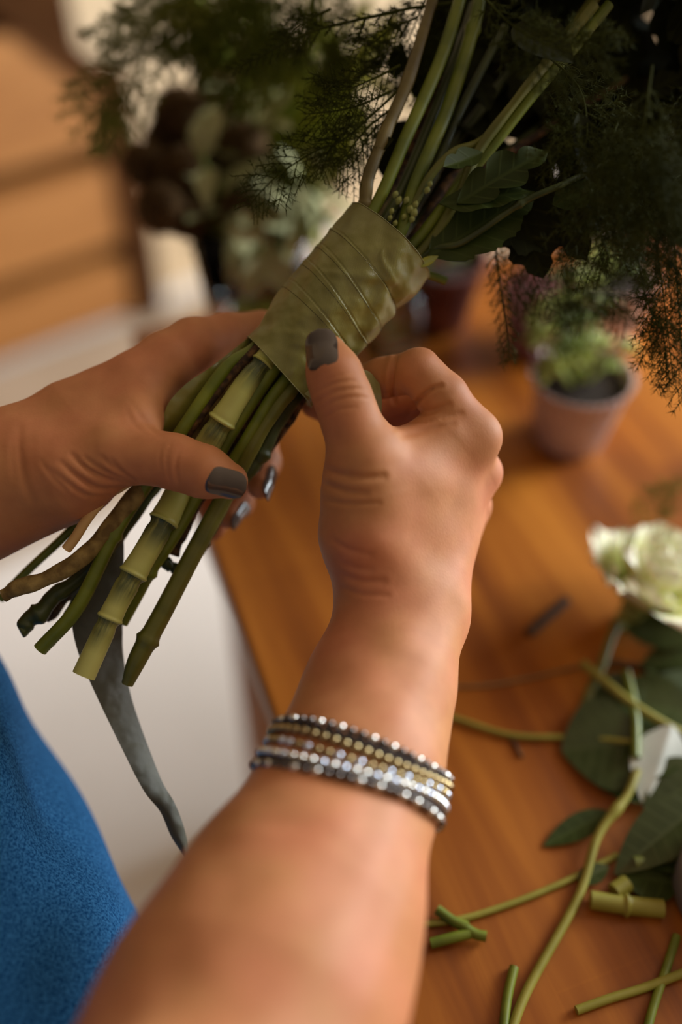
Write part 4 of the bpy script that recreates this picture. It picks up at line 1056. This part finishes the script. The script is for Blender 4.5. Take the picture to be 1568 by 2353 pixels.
# hanging fronds at the right
FR = [
 ([(1145, 500, .46), (1140, 570, .455), (1150, 660, .455), (1165, 770, .455), (1170, 830, .455)], .007, 34, .0007),
 ([(1180, 500, .465), (1185, 570, .462), (1175, 640, .46), (1230, 740, .462)], .010, 22, .0004),
 ([(1200, 540, .455), (1230, 640, .455), (1270, 720, .456)], .010, 18, .0004),
 ([(1300, 560, .47), (1280, 640, .47), (1290, 760, .47)], .012, 22, .0004),
 ([(1320, 460, .44), (1330, 520, .44), (1318, 585, .44)], .008, 16, .0004),
 ([(1385, 430, .44), (1395, 520, .438), (1378, 600, .438), (1385, 628, .438)], .008, 18, .0004),
 ([(1450, 420, .445), (1500, 520, .44), (1520, 640, .436), (1535, 760, .434), (1548, 880, .432)], .020, 36, .0005),
 ([(1530, 420, .44), (1550, 560, .438), (1560, 700, .436), (1575, 930, .434)], .022, 36, .0005),
 ([(1460, 560, .44), (1490, 700, .44), (1525, 770, .44), (1540, 900, .44)], .010, 30, .0005),
 ([(1580, 660, .438), (1530, 735, .437), (1490, 780, .436), (1470, 838, .436)], .007, 24, .0004),
 ([(1400, 330, .43), (1450, 380, .43), (1490, 430, .43), (1530, 450, .43)], .022, 26, .0004),
 ([(1620, 250, .44), (1570, 330, .44), (1500, 360, .44), (1440, 370, .44)], .022, 28, .0004),
 ([(1330, 300, .45), (1400, 360, .45), (1440, 460, .45), (1440, 560, .45)], .024, 28, .0005),
 ([(1560, 300, .45), (1540, 400, .45), (1500, 500, .45), (1480, 600, .45)], .026, 30, .0005),
 ([(1420, 280, .40), (1380, 400, .395), (1375, 500, .395), (1400, 600, .40)], .024, 28, .0005),
 ([(1500, 150, .38), (1480, 300, .375), (1470, 400, .375), (1500, 520, .38)], .030, 30, .0005),
 ([(1600, 100, .40), (1600, 300, .395), (1560, 460, .39), (1600, 640, .40)], .030, 34, .0005),
 ([(1250, 120, .42), (1330, 200, .41), (1350, 300, .40), (1330, 380, .40)], .028, 26, .0005),
 ([(1100, -20, .40), (1180, 60, .39), (1280, 110, .385), (1400, 130, .38)], .026, 26, .0005),
 ([(1420, 520, .47), (1440, 620, .47), (1400, 680, .47), (1440, 760, .47)], .016, 24, .0005),
 ([(1300, 600, .50), (1330, 680, .50), (1350, 720, .50)], .016, 20, .0005),
 ([(1000, -60, .45), (960, 40, .45), (930, 110, .45), (900, 150, .45)], .026, 30, .0005),
 ([(1060, 60, .47), (990, 130, .47), (960, 190, .47)], .02, 22, .0005),
]
for k, (p, bl, nb, sr) in enumerate(FR):
    frond(p, blen=bl, nb=nb, seed=40 + k, stalk_r=sr, dens=1.25)
# bare green tendril below one hanging frond
cstem([(1160, 760, .455, 9), (1168, 860, .455, 8), (1200, 925, .456, 6), (1262, 962, .458, 3)], 'green', name='tendril')
# small flowers at the top of the bouquet, mostly hidden above the leaves
def roseish(mb, c, up, r, seed, mi=0, layers=5):
    r_ = np.random.default_rng(seed); up = nrm(up); ref = np.array([1., .2, .1]); a = nrm(np.cross(up, ref)); b_ = np.cross(up, a)
    for l in range(layers):
        rl = r * (0.28 + 0.72 * l / (layers - 1)); n = 3 + l
        for k in range(n):
            th0 = 2 * np.pi * (k + r_.uniform(-.2, .2)) / n + l * .9
            S, Tt = np.meshgrid(np.linspace(0, 1, 14), np.linspace(-1, 1, 13), indexing='ij')
            w = (1.05 if l else 1.6) * (1 - .75 * np.clip((S - .72) / .28, 0, 1) ** 2.5) * np.clip(S * 6, .3, 1)
            th = th0 + Tt * w * (math.pi / n) * 1.25
            open_ = l / (layers - 1)
            ph_ = r_.uniform(0, 6.28, 3); hf = r_.uniform(.78, 1.12) if l > 1 else 1; of = r_.uniform(.75, 1.7)
            rad = rl * (np.sin(np.clip(S * 1.9, 0, np.pi / 2)) ** .8 * .82 + .30 * of * open_ * S ** 3) * (1 + .05 * np.sin(3 * Tt + ph_[0]))
            hgt = r * hf * (1.25 - .30 * open_) * S ** (.95) - r * .16 * open_ * S ** 5 - r * .55 + r * .05
            edge = r * (.07 * np.sin(5 * Tt + ph_[1]) + .015 * np.sin(11 * Tt + ph_[2])) * S ** 3
            rad = rad + r * .045 * np.sin(4 * Tt + ph_[2]) * S ** 4
            V = c + rad[..., None] * (np.cos(th)[..., None] * a + np.sin(th)[..., None] * b_) + (hgt + edge)[..., None] * up
            tc = np.stack([Tt, S, 0 * S], -1)
            mb.add(V.reshape(-1, 3), grid_faces(14, 13), tc.reshape(-1, 3), mi)
for k, (x, y, d, r, m_) in enumerate(((1535, 375, .55, 26, 'pinkpetal'), (1300, -260, .50, 120, 'petal'), (1520, -180, .52, 120, 'petal'), (1100, -300, .50, 120, 'pinkpetal'))):
    mb = MB(); roseish(mb, C(x, y, d), U * .8 + R * .6 + F * .1, PR(r, d), k); mb.build('flower_head', m_, bouquet)
# ================================================================ beaded bracelets round the right wrist
def fore(t):   # forearm axis between the wrist and the elbow
    return spline(np.array([C(936, 1400, .425), C(868, 1600, .405), C(808, 1800, .38), C(685, 2100, .345)]), 61)[int(round(t * 60))]
bw = [
 ('gunmetal', 'bead_dark', 'bead_silver', (848, 1737), 'gunmetal and silver beaded bracelet nearest the hand, its edge standing off the wrist', .0034),
 ('gold', 'bead_gold', 'bead_gold', (843, 1760), 'antique gold beaded bracelet, second from the hand', .0018),
 ('crystal', 'bead_gold', 'bead_crystal', (838, 1782), 'gold and crystal beaded bracelet in the middle of the stack', .0016),
 ('silver', 'bead_silver', 'bead_crystal', (833, 1805), 'bright silver beaded bracelet, second from the elbow side', .0018),
 ('dark', 'bead_dark', 'bead_silver', (827, 1829), 'dark cord bracelet with silver beads nearest the elbow', .0028),
]
axd = C(868, 1600, .39) - C(770, 1900, .39); axd = nrm(axd + F * .022)
bead_meshes = {}
def bead_mesh(r, m_):
    key = (round(r, 5), m_)
    if key not in bead_meshes:
        mb = MB(); th = np.linspace(0, np.pi, 9)
        lathe(mb, np.stack([r * np.sin(th) + 1e-6, -r * np.cos(th)], 1), (0, 0, 0), 12)
        o = mb.build('bead_source', m_, smooth=True, org=(0, 0, 0)); bead_meshes[key] = o.data
        bpy.data.objects.remove(o)
    return bead_meshes[key]
for bi, (nm, m1, m2, cpx, lab, off) in enumerate(bw):
    dpt = .3785 + (cpx[0] - 820) * 0.00006 - (cpx[1] - 1785) * .00016
    c = C(cpx[0], cpx[1], dpt)
    e1 = nrm(np.cross(axd, F)); e2 = np.cross(axd, e1)
    tilt = 0.06 * (bi - 2)
    nbead = 56
    th = np.linspace(0, 2 * np.pi, nbead * 4, endpoint=False) + .3 * bi
    D = np.cos(th)[:, None] * e1 + np.sin(th)[:, None] * e2
    H = ray_hit(np.repeat(c[None], len(th), 0), D, .01, .06)
    rad = np.linalg.norm(H - c, axis=1)
    br_ = .00172 + .0002 * (bi % 2)
    rad = np.convolve(np.r_[rad[-8:], rad, rad[:8]], np.ones(17) / 17, 'valid')
    ring = c + D * (rad * .985 + off * .2 + br_ * .8)[:, None] + axd * (0.0012 * np.sin(th * 2 + bi) + tilt * 0.0)[:, None]
    t = thing('beaded_bracelet', lab, 'bracelet', c, 'beaded bracelets on the wrist')
    # keep the strand a little off the skin
    mb = MB(); tube(mb, np.vstack([ring, ring[:1]]), .0006, 6, cap=False); mb.build('cord', 'cord', t)
    if bi in (0, 4, 1):
        mb = MB(); rg = ring + axd * (0.0022 if bi else -0.0022) - D * .0003
        tube(mb, np.vstack([rg, rg[:1]]), .0009, 6, cap=False); mb.build('cord', 'cord', t)
    for k in range(nbead):
        p = ring[k * 4]; mm_ = m2 if ((k * 7 + bi * 3) % 5 < 2) else m1
        o = bpy.data.objects.new('bead', bead_mesh(br_, mm_)); COL.objects.link(o); o.parent = t
        o.location = [float(q) for q in (p - c)]
        o.rotation_euler = (k * .7, k * 1.3, 0)
# ================================================================ pots, vase, jar on the table
def fluted_pot(name, label, px_, py_, rb, rt, h, m_, group=None):
    b0 = T(px_, py_); t = thing(name, label, 'pot', b0, group)
    prof = [(0.0005, .0005, 0), (rb * .96, .0005, .2), (rb, .002, 1), (rb + (rt - rb) * .5, h * .5, 1), (rt * .985, h * .93, 1), (rt * 1.03, h * .965, 1.2), (rt * 1.05, h * .985, 1.6), (rt * 1.03, h, 1.6), (rt * .99, h * .985, 1.2), (rt * .95, h * .9, 1), (rb * .93 + (rt - rb) * .1, h * .1, .8), (.0005, h * .08, 0)]
    mb = MB(); lathe(mb, prof, b0, 192, flute=.022, nf=30); mb.build('cup', m_, t)
    mb = MB(); mb2 = [(0.0005, h * .86, 0), (rt * .5, h * .87, 0), (rt * .92, h * .83, 0)]
    lathe(mb, mb2, b0, 40); mb.build('soil', 'soil', t)
    return t, b0, rt, h
def rosette(mb, c, up, r, n=16, seed=0, mi=0):
    r_ = np.random.default_rng(seed); up = nrm(up); a = nrm(np.cross(up, [.9, .3, .1])); b_ = np.cross(up, a)
    for k in range(n):
        th = k * 2.4; f = (k + 1) / n; el = 1.25 - 1.1 * f
        d = math.cos(el) * (math.cos(th) * a + math.sin(th) * b_) + math.sin(el) * up
        L = r * (.45 + .6 * f); u = np.linspace(0, 1, 8)
        P = c + d * (u * L)[:, None]; tube(mb, P, np.maximum(L * .22 * np.sin(np.pi * (u * .9 + .08)) ** .7, 1e-5), 8, mi=mi)
def succulent(name, label, base, parts, seed, group=None):
    t = thing(name, label, 'plant', base, group); r_ = np.random.default_rng(seed)
    for (x, y, d, r, m_) in parts:
        mb = MB(); c = C(x, y, d); q = base + (c - base) * [0.3, 0.3, .1]
        tube(mb, spline(np.array([q, (q + c) / 2 + [0, 0, .003], c]), 10), .0016, 6)
        rosette(mb, c, (c - base) * [1, 1, .6] + [0, 0, .03], r, seed=int(r_.integers(1000)))
        mb.build('rosette', m_, t)
    return t
t, b0, rt, h = fluted_pot('fluted_pot', 'rose-tinted metal fluted pot with a pale green succulent, foremost on the table', 1306, 1008, .0225, .0325, .057, 'pot', 'metal pots')
sb = b0 + [0, 0, h * .86]
pr = np.random.default_rng(5)
parts = [(1265, 850, .622, .013, 'succulent'), (1240, 775, .625, .012, 'succulent'), (1330, 830, .628, .012, 'succulent'), (1370, 790, .632, .012, 'succulent'), (1440, 800, .64, .010, 'succulent'),
 (1300, 745, .632, .014, 'succulentdeep'), (1350, 735, .64, .013, 'succulentdeep'), (1270, 700, .64, .013, 'succulent'), (1325, 690, .645, .014, 'succulent'), (1385, 700, .65, .012, 'succulentdeep'), (1230, 730, .64, .011, 'succulent'), (1300, 800, .625, .012, 'succulentdeep'), (1350, 650, .66, .013, 'succulent'), (1290, 640, .655, .013, 'succulentdeep'), (1400, 840, .64, .010, 'succulent')]
succulent('succulent', 'pale green succulent growing in the foremost fluted pot', sb, parts, 3)
succulent('trailing_succulent', 'dark red trailing succulent at the left rim of the foremost pot', sb + [-.02, 0.01, 0], [(1205, 790, .64, .012, 'succulentred'), (1190, 740, .645, .013, 'succulentred'), (1215, 690, .65, .013, 'succulentred'), (1200, 640, .66, .012, 'succulentred')], 4)
t, b0, rt, h = fluted_pot('fluted_pot', 'dark plum metal pot half hidden behind the ribbon-wound stems', 1000, 735, .024, .034, .058, 'darkpot', 'metal pots')
succulent('succulent', 'succulent in the dark plum pot behind the ribbon', b0 + [0, 0, h * .86], [(1000, 590, .72, .013, 'succulentred'), (960, 600, .71, .013, 'succulentdeep'), (1045, 580, .72, .013, 'succulentdeep'), (1010, 560, .74, .013, 'succulent')], 6)
t, b0, rt, h = fluted_pot('fluted_pot', 'pinkish metal pot standing behind the foremost one, at the right', 1385, 770, .022, .030, .055, 'pot', 'metal pots')
succulent('succulent', 'green succulent in the pot behind, at the right', b0 + [0, 0, h * .86], [(1400, 600, .74, .014, 'succulent'), (1440, 620, .74, .013, 'succulentdeep'), (1350, 600, .74, .013, 'succulent'), (1380, 560, .76, .014, 'succulentdeep')], 7)
t, b0, rt, h = fluted_pot('fluted_pot', 'plum metal pot with a red plant, left of the foremost pot', 1225, 800, .020, .028, .05, 'darkpot', 'metal pots')
succulent('succulent', 'red succulent in the plum pot left of the foremost one', b0 + [0, 0, h * .86], [(1190, 660, .72, .013, 'succulentred'), (1225, 640, .72, .013, 'succulentred'), (1255, 670, .72, .013, 'succulentred')], 8)
t, b0, rt, h = fluted_pot('fluted_pot', 'pink metal pot with a pale plant at the far right of the table', 1500, 560, .024, .034, .06, 'pot', 'metal pots')
succulent('succulent', 'green plant in the pink pot at the far right', b0 + [0, 0, h * .86], [(1500, 440, .86, .018, 'succulent'), (1450, 430, .86, .016, 'succulentdeep'), (1550, 430, .86, .018, 'succulentdeep')], 9)
# clear jar just behind the ribbon
b0 = T(900, 800); jar = thing('glass_jar', 'small clear glass jar on the table just behind the ribbon', 'jar', b0)
prof = [(.0005, .0004), (.021, .0004), (.023, .003), (.0235, .03), (.0225, .04), (.0195, .046), (.020, .052), (.0185, .052), (.0178, .046), (.0208, .040), (.0218, .030), (.0213, .005), (.0005, .004)]
mb = MB(); lathe(mb, prof, b0, 64); mb.build('bowl', 'glass', jar)
sp_ = thing('leafy_sprig', 'pale green sprig standing in the small glass jar', 'sprig', b0 + [0, 0, .006])
mb = MB(); tube(mb, spline(np.array([b0 + [0, 0, .006], b0 + [-.005, 0, .03], b0 + [-.004, .004, .06]]), 14), .0012, 6)
for k in range(7):
    a = k * 2.4; c_ = b0 + [-.005, 0, .012 + .007 * k]
    leaf(mb, c_, c_ + np.array([math.cos(a) * .016, math.sin(a) * .016, .008]), .010, np.array([0, 0, 1.]), n=10, m=7)
mb.build('leaves', 'limeleaf', sp_)
# glass vase with its flowers
vb = T(592, 800); vase = thing('glass_vase', 'clear glass vase of dark fluffy flowers and sage leaves, behind the left hand', 'vase', vb)
prof = [(.0005, .0005), (.032, .0005), (.034, .003), (.036, .05), (.043, .118), (.0415, .118), (.0342, .05), (.0320, .008), (.0005, .007)]
mb = MB(); lathe(mb, prof, vb, 72); mb.build('vessel', 'glass', vase)
fr_ = np.random.default_rng(11)
def vase_stem_pts(head, k, vb=vb, hv=.118, rv=.030):
    a = fr_.uniform(0, 6.28); r_ = fr_.uniform(.2, 1) * .024
    foot = vb + [r_ * math.cos(a), r_ * math.sin(a), .012]
    dxy = (head - vb)[:2]; n_ = np.linalg.norm(dxy); rim = vb + np.array([*(dxy / max(n_, 1e-6) * min(n_ * .5, rv)), hv])
    return spline(np.array([foot, (foot * .45 + rim * .55) * [1, 1, 1], rim, head]), 40)
heads = [(412, 262, .66, 68, 'top left of the dark flowers, beside the beige wall'), (335, 378, .66, 56, 'leftmost of the dark flowers'), (372, 480, .64, 62, 'lowest of the dark flowers, left of the vase rim'), (430, 500, .65, 52, 'low at the vase rim, right of the lowest one'),
         (420, 395, .65, 62, 'in the middle of the dark cluster'), (495, 215, .68, 56, 'topmost, left of the folded sage leaf'), (480, 320, .67, 60, 'inside the cluster, beneath the topmost one'), (560, 340, .66, 62, 'behind the folded sage leaf'), (545, 470, .66, 54, 'above the vase, right of the cluster'), (380, 315, .67, 50, 'between the leftmost and the top left ones'),
         (700, 400, .70, 52, 'behind the sharp fern, above the ribbon'), (640, 250, .74, 50, 'high up, left of the sharp fern'), (540, 130, .74, 34, 'smallest and highest, among the fern')]
for k, (x, y, d, r, wh) in enumerate(heads):
    c_ = C(x, y, d); t = thing('fluffy_flower', 'dark brown fluffy flower head, ' + wh, 'flower', vb + [0, 0, .01], 'dark fluffy flowers in the vase')
    P = vase_stem_pts(c_, k); mb = MB(); tube(mb, P, .0020, 7); mb.build('stem', 'yellowgreen', t)
    rr_ = PR(r, d); mb = MB()
    n_ = 1500; q = fr_.normal(size=(n_, 3)); q = nrm(q)
    g = np.linspace(0, np.pi, 13); th = np.linspace(0, 2 * np.pi, 20, endpoint=False)
    Vv = np.stack([np.sin(g)[:, None] * np.cos(th), np.sin(g)[:, None] * np.sin(th), np.cos(g)[:, None] + 0 * th], -1)
    Vv = Vv * (rr_ * .78 * (1 + .12 * np.sin(Vv[..., :1] * 9 + k) * np.sin(Vv[..., 1:2] * 8)))
    mb.add((c_ + Vv).reshape(-1, 3), grid_faces(13, 20, True))
    spikes(mb, c_ + q * rr_ * .70, q + .35 * fr_.normal(size=(n_, 3)), rr_ * fr_.uniform(.22, .42, n_), np.full(n_, rr_ * .045))
    mb.build('flower_head', 'brownflower', t)
# sage sprigs: broad folded pale leaves on stems
def sprig(label, pts, color, nleaf, ll, ww, seed, cat='sprig', group=None, root=None, d_leaf=None, name='leafy_sprig', stemc='green', start=.35, fold=.4, droop=.25, mats=None):
    r_ = np.random.default_rng(seed)
    P = spline(np.array(pts), 60)
    t = thing(name, label, cat, P[0], group)
    mb = MB(); tube(mb, P, .0017 * np.linspace(1, .5, 60), 7); mb.build('stem', stemc, t)
    mb = MB(); Tn = nrm(np.gradient(P, axis=0))
    for k in range(nleaf):
        u = start + (1 - start) * (k + .7) / nleaf; i = min(59, int(u * 59)); a = k * 2.4 + r_.uniform(-.3, .3)
        o_ = nrm(np.cross(Tn[i], [math.cos(a), math.sin(a), .3]))
        d_ = nrm(o_ + Tn[i] * r_.uniform(.2, .8)); L = ll * r_.uniform(.7, 1.2)
        leaf(mb, P[i], P[i] + d_ * L, ww * r_.uniform(.8, 1.2), nrm(Tn[i] + [0, 0, .5]), droop=r_.uniform(0, droop * 2), fold=fold, n=16, m=7, wave=.04)
    mb.build('leaves', color, t)
    return t
SP = [
 ('sage green sprig with a big folded leaf above the dark flowers', (590, 230, .66), 'sage', 7, .050, .024),
 ('yellowed sage sprig in front of the dark flowers', (460, 350, .62), 'sage', 6, .045, .018),
 ('sage sprig at the vase rim just left of the ribbon', (600, 590, .64), 'sage', 8, .036, .020),
 ('sage sprig right of the vase, behind the fern tip', (680, 500, .65), 'sage', 9, .038, .018),
 ('sage sprig beneath the sharp fern cluster', (740, 430, .67), 'sage', 8, .042, .017),
 ('lime green sprig between the vase and the ribbon', (720, 530, .68), 'limeleaf', 9, .032, .016),
 ('lime green sprig beside the folded sage leaf', (640, 340, .68), 'limeleaf', 8, .04, .018),
 ('olive sprig rising behind the dark flowers', (640, 180, .72), 'midleaf', 14, .045, .020),
 ('olive sprig behind the black fern stalk', (720, 90, .76), 'midleaf', 14, .045, .020),
 ('tall sage sprig behind the hanging fern at the top', (600, 60, .76), 'sage', 10, .045, .018),
 ('tall lime sprig at the top behind the fern', (820, 60, .78), 'limeleaf', 9, .04, .018),
 ('tall leafy sprig under the upper left fern', (470, 90, .76), 'midleaf', 14, .045, .022),
 ('lime sprig at the top left of the greenery', (540, 30, .78), 'limeleaf', 8, .04, .018),
 ('dark leafy sprig behind the sharp fern cluster', (800, 220, .74), 'midleaf', 16, .045, .022),
 ('dark leafy sprig low beside the vase', (620, 470, .70), 'midleaf', 14, .04, .020),
 ('yellow-green sprig in the gap above the sharp fern', (880, 120, .80), 'limeleaf', 9, .045, .02),
 ('yellowish sprig low behind the sharp fern cluster', (760, 300, .78), 'limeleaf', 9, .045, .02),
 ('dark leafy sprig in the top left corner of the greenery', (430, 20, .78), 'midleaf', 16, .045, .022),
]
for k, (lab, hd, col_, nl_, ll, ww) in enumerate(SP):
    back = hd[2] > .71
    sprig(lab, vase_stem_pts(C(*hd), k), col_, nl_ * (2 if back else 1), ll, ww, 100 + k, group='sprigs in the glass vase', start=.45 if back else .62)
# ================================================================ things lying on the table
def tstem(name, label, pts, r, m_, cat='stem', group=None, ends=True, extra=None, knots=()):
    """stem lying on the table: pts (x, y, height mm)"""
    P = np.array([T(x, y, r + hh / 1000) for x, y, hh in pts]); P = spline(P, 50)
    t = MB(); rr_ = np.full(50, r)
    for kx in knots: rr_ *= 1 + .35 * np.exp(-((np.linspace(0, 1, 50) - kx) / .03) ** 2)
    tube(t, P, rr_, 12)
    o = t.build(name, m_, None, org=P[0]); tag(o, label, cat, group); return o
tstem('plant_stem', 'long yellow-green stem running from the bottom edge up to the leaves', [(1165, 2400, 0), (1215, 2270, 0), (1330, 2060, 1), (1375, 1920, 5), (1440, 1830, 8), (1465, 1770, 9)], .0022, 'yellowgreen', knots=(.72,))
tstem('plant_stem', 'thin yellow-green stem with a forked knot, left of the long one', [(940, 2128, 0), (1060, 2112, 0), (1180, 2075, 0), (1290, 2030, 0), (1350, 2000, 0), (1420, 1965, 0)], .0016, 'yellowgreen')
tstem('plant_stem', 'short green stem piece standing at the bottom edge', [(1155, 2400, 0), (1165, 2300, 0), (1182, 2222, 0)], .0022, 'green')
tstem('plant_stem', 'green stem crossing the bottom right corner', [(1325, 2322, 0), (1400, 2295, 0), (1480, 2270, 0), (1600, 2225, 2)], .0020, 'yellowgreen')
tstem('plant_stem', 'dull green stem under the crossing one at the bottom right', [(1480, 2400, 0), (1500, 2320, 0), (1530, 2230, 0), (1556, 2150, 0)], .0020, 'green')
tstem('plant_stem', 'stout cut stem piece with a knot, near the grey roll', [(1358, 2068, 0), (1440, 2080, 0), (1525, 2088, 0)], .0042, 'yellowgreen', knots=(.5,))
tstem('plant_stem', 'cut stem end under the dark leaves at the right edge', [(1458, 1985, 1), (1520, 1978, 1), (1600, 1975, 1)], .0034, 'olive')
tstem('plant_stem', 'pale cut stem end beside the dark leaves', [(1412, 2050, 0), (1442, 2030, 0)], .0042, 'yellowgreen')
tstem('plant_stem', 'yellow-green stem lying across the leaves under the rose', [(1340, 1525, 6), (1385, 1562, 9), (1450, 1615, 10), (1530, 1665, 10), (1620, 1710, 8)], .0024, 'yellowgreen')
tstem('plant_stem', 'thin yellowed stem reaching left towards the wrist', [(985, 1630, 1), (1060, 1655, 1), (1180, 1690, 1), (1320, 1695, 2), (1460, 1705, 9)], .0015, 'yellowgreen')
tstem('plant_stem', 'grey-green stem piece standing among the big leaves', [(1440, 1545, 6), (1460, 1640, 10), (1462, 1740, 10)], .0024, 'green')
tstem('twig', 'short dark twig lying alone on the bare wood', [(1215, 1455, 0), (1260, 1415, 0), (1302, 1378, 0)], .0030, 'darkbark', 'twig')
tstem('twig', 'black curved twig beside the rose stem', [(1390, 1522, 0), (1440, 1527, 0), (1500, 1545, 0), (1580, 1585, 0)], .0019, 'darkbark', 'twig')
tstem('twine', 'faint brown strand of twine across the wood', [(1020, 1578, 0), (1120, 1575, 0), (1230, 1555, 0), (1340, 1530, 0)], .0009, 'twine', 'twine')
tstem('twig', 'tiny dark twig crumb at the end of the yellowed stem', [(1170, 1690, 0), (1185, 1712, 0), (1200, 1740, 0)], .0010, 'darkbark', 'twig')
# forked cutting
fk = thing('forked_cutting', 'forked green cutting with a cut knot, beside the forearm', 'cutting', T(1070, 2130))
mb = MB()
for pts in ([(1005, 2090, 2), (1040, 2115, 2), (1075, 2130, 2)], [(990, 2168, 1), (1040, 2155, 2), (1080, 2145, 2)], [(1060, 2125, 2), (1090, 2145, 2), (1118, 2152, 2)]):
    P = spline(np.array([T(x, y, .002 + h_ / 1000) for x, y, h_ in pts]), 16); tube(mb, P, .0024, 10)
mb.build('shoot', 'green', fk)
def tleaf(label, a, b_, w, h0=2, h1=2, color='tableleaf', face=(0, 0, 1), group='leaves lying on the table', **k):
    mb = MB(); leaf(mb, T(a[0], a[1], h0 / 1000), T(b_[0], b_[1], h1 / 1000), w, nrm(np.array(face, float)), **k)
    o = mb.build('fallen_leaf', color, None, org=T(a[0], a[1], h0 / 1000)); return tag(o, label, 'leaf', group)
tleaf('large glossy dark leaf, rounded, in the middle of the pile', (1490, 1700), (1290, 1720), .052, 10, 5, face=(-.1, -.1, 1), droop=.05, fold=.1, pw=.9)
tleaf('broad dark leaf under the yellow-green stem', (1600, 1640), (1380, 1600), .038, 8, 5, fold=.15)
tleaf('dark leaf tucked right under the rose head', (1430, 1440), (1640, 1440), .036, 4, 8, fold=.2)
tleaf('dark narrow leaf between the rose and the black twig', (1620, 1490), (1470, 1530), .018, 8, 4, fold=.25)
tleaf('small leaf left of the grey-green stem piece', (1460, 1560), (1360, 1600), .016, 6, 3, fold=.2)
tleaf('dark leaf lowest under the big rounded one', (1560, 1790), (1330, 1770), .034, 4, 2, fold=.15, color='leaf')
tleaf('long green leaf with a curled tip at the right edge', (1620, 1840), (1415, 2000), .026, 14, 8, fold=.35, droop=.1)
tleaf('long dark leaf above the stem ends at the right', (1640, 1930), (1430, 1960), .030, 8, 3, fold=.2, color='leaf')
tleaf('green leaf under the curled one at the right edge', (1640, 1780), (1480, 1860), .032, 10, 5, fold=.3)
tleaf('small leaf with a yellow tip, left of the long stem', (1400, 1865), (1248, 1945), .013, 4, 1, fold=.25, color='leaf')
tleaf('dark leaf at the right edge under the silvery leaf', (1660, 1700), (1500, 1800), .034, 8, 4, fold=.2)
tleaf('dark folded leaf above the big rounded one', (1640, 1560), (1440, 1690), .034, 6, 4, fold=.2, color='leaf')
tleaf('leaf under the rose stem at the right edge, beside the black twig', (1600, 1600), (1490, 1500), .030, 5, 3, fold=.2)
tleaf('leaf end poking out left of the silvery leaf', (1560, 1700), (1420, 1790), .026, 9, 6, fold=.3, color='leaf')
tleaf('tiny leaf tip on the thin forked stem', (1330, 2025), (1400, 1990), .010, 3, 3, fold=.2)
tleaf('shadowed leaf behind the cut stem ends', (1560, 2030), (1420, 2010), .024, 3, 3, fold=.2, color='leaf')
mb = MB(); leaf(mb, T(1545, 1665, .016), T(1490, 1840, .014), .028, nrm(np.array([-.2, -.2, 1.])), droop=.22, fold=-.3, wave=0.0, pw=.8, n=40, m=21, twist=.5)
o = mb.build('sheen_leaf', 'leafsheen', None); tag(o, 'soft silvery leaf with painted-in sheen, curling on the big dark leaves', 'petal')
# the cream rose
rs = thing('cream_rose', 'cream and yellow rose lying on the leaves at the right edge', 'rose', T(1440, 1420))
rc = T(1500, 1335, .030)
up_ = nrm(rc - T(1420, 1435, .012)) ; up_ = nrm(up_ + [-0.25, -0.35, .45])
mb = MB(); roseish(mb, rc, up_, .037, 12, layers=6); mb.build('petals', 'petal', rs)
mb = MB(); sb_ = rc - up_ * .018
P = spline(np.array([sb_ + up_ * .004, sb_ - up_ * .012, T(1415, 1440, .006)]), 12); tube(mb, P, np.linspace(.009, .0035, 12), 12)
for k in range(5):
    a = k * 1.26; q = nrm(np.cross(up_, [math.cos(a), math.sin(a), .2]))
    leaf(mb, sb_, sb_ + q * .020 + up_ * .004, .008, -up_, n=10, m=7, droop=.2)
mb.build('calyx', 'limeleaf', rs)
mb = MB(); P = spline(np.array([T(x, y, h_ / 1000) for x, y, h_ in ((1420, 1432, 8), (1400, 1480, 8), (1382, 1535, 7), (1352, 1600, 5), (1325, 1690, 3))]), 40); tube(mb, P, .0027, 12)
mb.build('stem', 'olive', rs)
# grey roll at the right edge
b0 = T(1690, 2060); rl = thing('tape_roll', 'grey round roll lying at the right edge of the table', 'roll', b0)
mb = MB(); ro = np.linalg.norm(T(1543, 2050) - b0)
lathe(mb, [(ro * .6, .0008), (ro * .97, .0008), (ro, .003), (ro, .020), (ro * .97, .022), (ro * .6, .022), (ro * .6, .0008)], b0, 80); mb.build('roll', 'greyplastic', rl)
# feathery tip hanging over the wood at the right edge
tipp = thing('fern_sprig', 'thin feathery fern tip at the right edge above the rose', 'fern', C(1600, 1085, .58))
frond([(1620, 1060, .585), (1565, 1115, .58), (1520, 1145, .578), (1475, 1205, .576)], parent=tipp, name='frond', blen=.014, nb=20, color='fernlight', seed=90, nr_=.0002)
# small soft flower cuttings scattered
